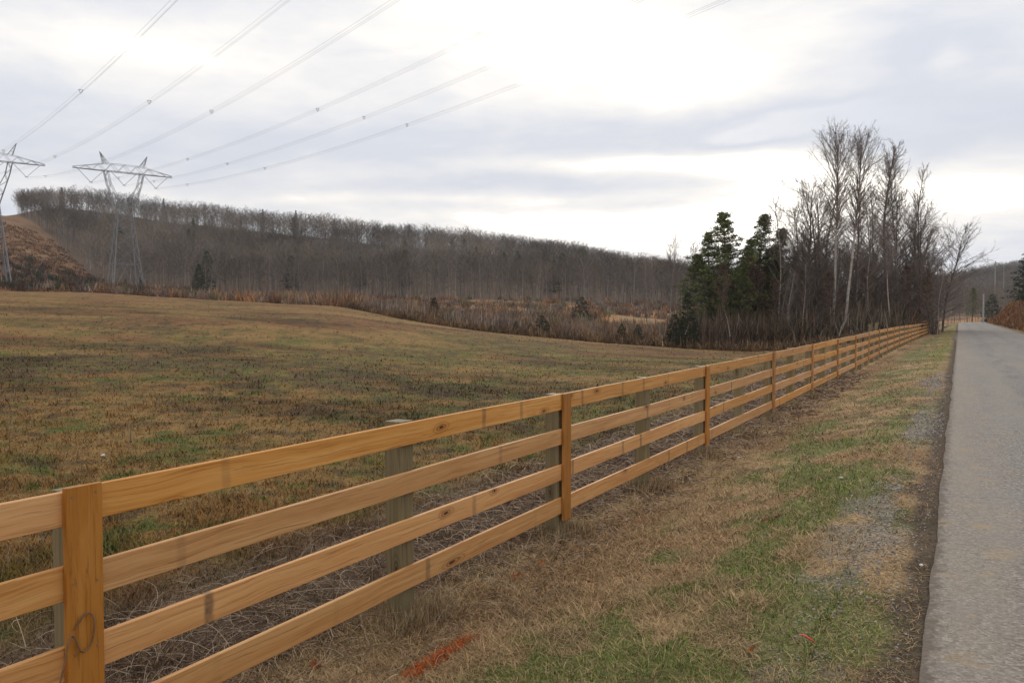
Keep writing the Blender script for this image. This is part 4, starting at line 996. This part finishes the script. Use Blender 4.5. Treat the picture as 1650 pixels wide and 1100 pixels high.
# the wood itself, one mass on the hill
def forest(name, N, pxr, zr_, label, Hr, seed, keepf, tone=1.):
    r = np.random.RandomState(seed); px = r.uniform(pxr[0], pxr[1], N); Z = np.sqrt(r.uniform(zr_[0] ** 2, zr_[1] ** 2, N)); x, y = wxy(px, Z); ok = keepf(px, Z); x, y, Z, px = x[ok], y[ok], Z[ok], px[ok]
    z = height(x, y, False); n = len(x); Hh = r.uniform(*Hr, n) * (.75 + .5 * fbm(x * .03, y * .03, 82, 2)); Vs = []; Fs = []; Cs = []; off = 0
    protos = []
    for s in range(6):
        T_, K_ = bare_tree(100 + s, 10, .085, .3 + .04 * s, 4.4, 1.0, 12, 3, 3, .026, 'oval', 0, 0, 1.)
        a = SG(); a.a = T_.a[::2]; a.b = T_.b[1::2]; a.r = T_.r[::2]; a.q = T_.q[1::2]
        V1, F1 = a.arrays(3); V2, F2 = K_.arrays(3); V, F = join([(V1, F1), (V2, F2)]); protos.append((V, F[0], np.arange(len(V)) < len(V1)))
    pick = r.randint(0, 6, n)
    for s in range(6):
        V, F, tr = protos[s]; idx = np.where(pick == s)[0]; m = len(idx)
        if m == 0: continue
        a = r.uniform(0, 6.28, m); sc = (Hh[idx] / 10)[:, None]; ca, sa = np.cos(a)[:, None], np.sin(a)[:, None]
        X = (V[None, :, 0] * ca - V[None, :, 1] * sa) * sc + x[idx][:, None]; Y = (V[None, :, 0] * sa + V[None, :, 1] * ca) * sc + y[idx][:, None]; Zz = V[None, :, 2] * sc + z[idx][:, None]
        Vs.append(np.stack([X, Y, Zz], -1).reshape(-1, 3)); Fs.append((F[None] + (np.arange(m) * len(V))[:, None, None] + off).reshape(-1, 4)); off += m * len(V)
        tone_ = (r.uniform(.6, 1.25, m) * (.62 + .8 * sstep(fbm(x[idx] * .018, y[idx] * .018, 81, 3), .3, .7)))[:, None, None] * tone; hue = r.normal(0, 1, (m, 1, 1))
        base = np.where(tr[None, :, None], np.array([.17, .15, .13]) * (1 + .6 * (r.uniform(0, 1, (m, 1, 1)) < .25)), np.array([.165, .134, .104]) + np.array([.016, .003, -.010]) * hue)
        Cs.append((base * tone_).reshape(-1, 3))
    tag(mesh_obj(name, np.concatenate(Vs), [np.concatenate(Fs)], M_WOODS, col=np.concatenate(Cs)), label, 'woods', kind='stuff')
forest('hillside_woods', 9000, (-160, 1330), (262, 645), 'leafless grey-brown woods covering the long hillside', (10.5, 16), 5, lambda p, Z: (forest_mask(p, Z) > .5) & (Z < 640 - 34 * np.clip(np.exp(-((p - 210) / 80) ** 2) + np.exp(-((p - 480) / 40) ** 2) + np.exp(-((p - 710) / 100) ** 2) + np.exp(-((p - 1000) / 60) ** 2), 0, 1)))
forest('distant_woods', 3600, (1480, 1760), (480, 1010), 'leafless woods on the far hill beyond the road', (12, 18), 6, lambda p, Z: Z > 470)

# scrub of the valley, undergrowth of the grove, brush on the banks
def brush(name, label, x, y, Z, cols, hr, n_per, wmin, spread=.7, seedv=1, lean=.45):
    n = len(x); hh = RS.uniform(*hr, n); ci = cols[RS.randint(0, len(cols), n)] * RS.uniform(.65, 1.35, (n, 1))
    X = np.repeat(x, n_per) + RS.normal(0, 1, n * n_per) * spread * np.repeat(hh, n_per) * .5; Y = np.repeat(y, n_per) + RS.normal(0, 1, n * n_per) * spread * np.repeat(hh, n_per) * .5
    N = len(X); P = np.stack([X, Y, height(X, Y, False) + np.abs(RS.normal(0, .3, N)) * np.repeat(hh, n_per) * .6], 1); H = np.repeat(hh, n_per) * RS.uniform(.25, .85, N)
    V, F, cc = blades(P, H, RS.uniform(0, lean * 2, N), RS.uniform(0, 6.28, N), np.maximum(wmin, .0009 * np.repeat(Z, n_per)) * RS.uniform(.6, 1.5, N), np.repeat(ci, n_per, 0) * RS.uniform(.7, 1.3, (N, 1)))
    return tag(mesh_obj(name, V, F, M_STEM, col=cc), label, 'brush', kind='stuff')
x, y, Z, px = scatter(9500, -60, 1230, 85, 300, .9)
cr = np.interp(px, [-500, 0, 240, 400, 540, 640, 780, 950, 1100, 1500], [185, 180, 165, 145, 112, 103, 91, 87, 83, 77])
pat = fbm(x * .05, y * .05, 51, 3); clr = fbm(x * .045 + 7, y * .05, 57, 2)
ok = (Z > cr) & ~((px < 160) & (RS.uniform(0, 1, len(x)) < .5)) & ~((clr > .55) & (Z > 170)); x, y, Z, px, pat = x[ok], y[ok], Z[ok], px[ok], pat[ok]
cb_ = np.array([[.26, .165, .115], [.24, .185, .15], [.29, .17, .10], [.27, .225, .18], [.20, .135, .105], [.36, .20, .095], [.15, .14, .07]])
brush('valley_scrub', 'reddish brown winter scrub filling the dip beyond the field', x, y, Z, cb_, (.9, 3.0), 40, .02)
x, y, Z, px = scatter(900, -140, 330, 175, 330, 0); ok = forest_mask(px, Z) < .3; x, y, Z = x[ok], y[ok], Z[ok]
brush('hillside_shrubs', 'dark scattered shrubs dotting the cleared slope', x, y, Z, np.array([[.09, .055, .045], [.07, .06, .035], [.12, .07, .05], [.05, .06, .03]]), (1.0, 2.8), 60, .05, .5)
# cut hillside and the orange sedge patches
x, y, Z, px = scatter(5200, -140, 700, 170, 420, 0); ok = (forest_mask(px, Z) < .95); x, y, Z = x[ok], y[ok], Z[ok]
brush('broomsedge', 'low rusty orange broomsedge on the cleared slope', x, y, Z, np.array([[.24, .12, .055], [.20, .09, .045], [.26, .15, .07], [.15, .08, .05], [.07, .055, .035], [.17, .11, .075]]), (.5, 1.7), 22, .04, 1.6)
x, y, Z, px = scatter(2600, 1118, 1522, 77, 118, 0); ok = x < -6.5; x, y, Z = x[ok], y[ok], Z[ok]
brush('undergrowth', 'dense dark brown undergrowth at the foot of the grove', x, y, Z, np.array([[.12, .085, .062], [.15, .10, .07], [.10, .08, .06], [.20, .10, .055], [.12, .115, .06], [.21, .17, .13]]), (1.5, 4.5), 44, .025)
# thin weedy margin between the field and the scrub
x, y, Z, px = scatter(5000, 560, 1500, 72, 110, 0); cr = np.interp(px, [560, 640, 780, 950, 1100, 1500], [106, 98, 87, 82, 78, 72]); ok = (np.abs(Z - cr) < 3.5) & (x < -6); x, y, Z = x[ok], y[ok], Z[ok]
brush('margin_weeds', 'thin brown weeds along the far margin of the field', x, y, Z, np.array([[.19, .12, .07], [.13, .09, .06], [.25, .16, .085]]), (.4, 1.3), 26, .02)
yb = RS.uniform(90, 300, 3000); xb = road_shift(yb) + 6.8 + 12 * RS.uniform(0, 1, 3000); Zb = xb * FX + yb * FY
brush('bank_brush', 'rusty brown brush covering the bank right of the road', xb, yb, Zb, np.array([[.30, .13, .06], [.24, .14, .075], [.17, .10, .06], [.38, .18, .075], [.26, .17, .10]]), (.4, 1.6), 26, .02)

# ------------------------------------------------------------------ utility poles beyond the road
def utility_pole(px, Z, top_y, label, arm=True, r=.16):
    x, y, z = gpt(px, Z); H = EYE + (512 - top_y) * Z / FPX - z; o = empty('utility_pole', (x, y, z - .3)); tag(o, label, 'pole', 'utility poles beyond the crest')
    g = SG(); g.add((0, 0, 0), (0, 0, H + .3), r * 1.25, r * .8); g.build('shaft', M_POLE, o, n=4)
    if arm:
        g = SG(); g.add((-1.1, .25, H - .5), (1.1, .25, H - .5), .07); g.add((-.5, .25, H - .5), (0, .2, H - 1.2), .04); g.add((.5, .25, H - .5), (0, .2, H - 1.2), .04); g.build('crossarm', M_POLE, o)
        for s in (-1, 0, 1): g = SG(); g.add((s, .25, H - .45), (s, .25, H - .15), .07, .04); g.build('insulator', M_INS, o)
    return o
utility_pole(1584, 205, 474, 'short pale pole standing beside the road crest', False, .26)
utility_pole(1602, 330, 421, 'tall pale pole rising above the far hill', True, .30)
utility_pole(1616, 560, 426, 'tiny distant pole on the skyline right of the tall one', True, .24)

# ------------------------------------------------------------------ thin winter air
def build_haze():
    x0, x1, y0, y1, z0, z1 = -1650, 1650, -1650, 1650, -140, 330
    V = np.array([(x, y, z) for z in (z0, z1) for x, y in ((x0, y0), (x1, y0), (x1, y1), (x0, y1))], float)
    F = np.array([[3, 2, 1, 0], [4, 5, 6, 7], [0, 1, 5, 4], [1, 2, 6, 5], [2, 3, 7, 6], [3, 0, 4, 7]])
    m = bpy.data.materials.new('winter_air'); m.use_nodes = True; t = m.node_tree
    for n in list(t.nodes): t.nodes.remove(n)
    out = t.nodes.new('ShaderNodeOutputMaterial'); v = t.nodes.new('ShaderNodeVolumePrincipled'); v.inputs['Color'].default_value = (.90, .90, .91, 1); v.inputs['Density'].default_value = .00015
    t.links.new(v.outputs[0], out.inputs['Volume'])
    tag(mesh_obj('haze', V, [F], m), kind='stuff')
build_haze()
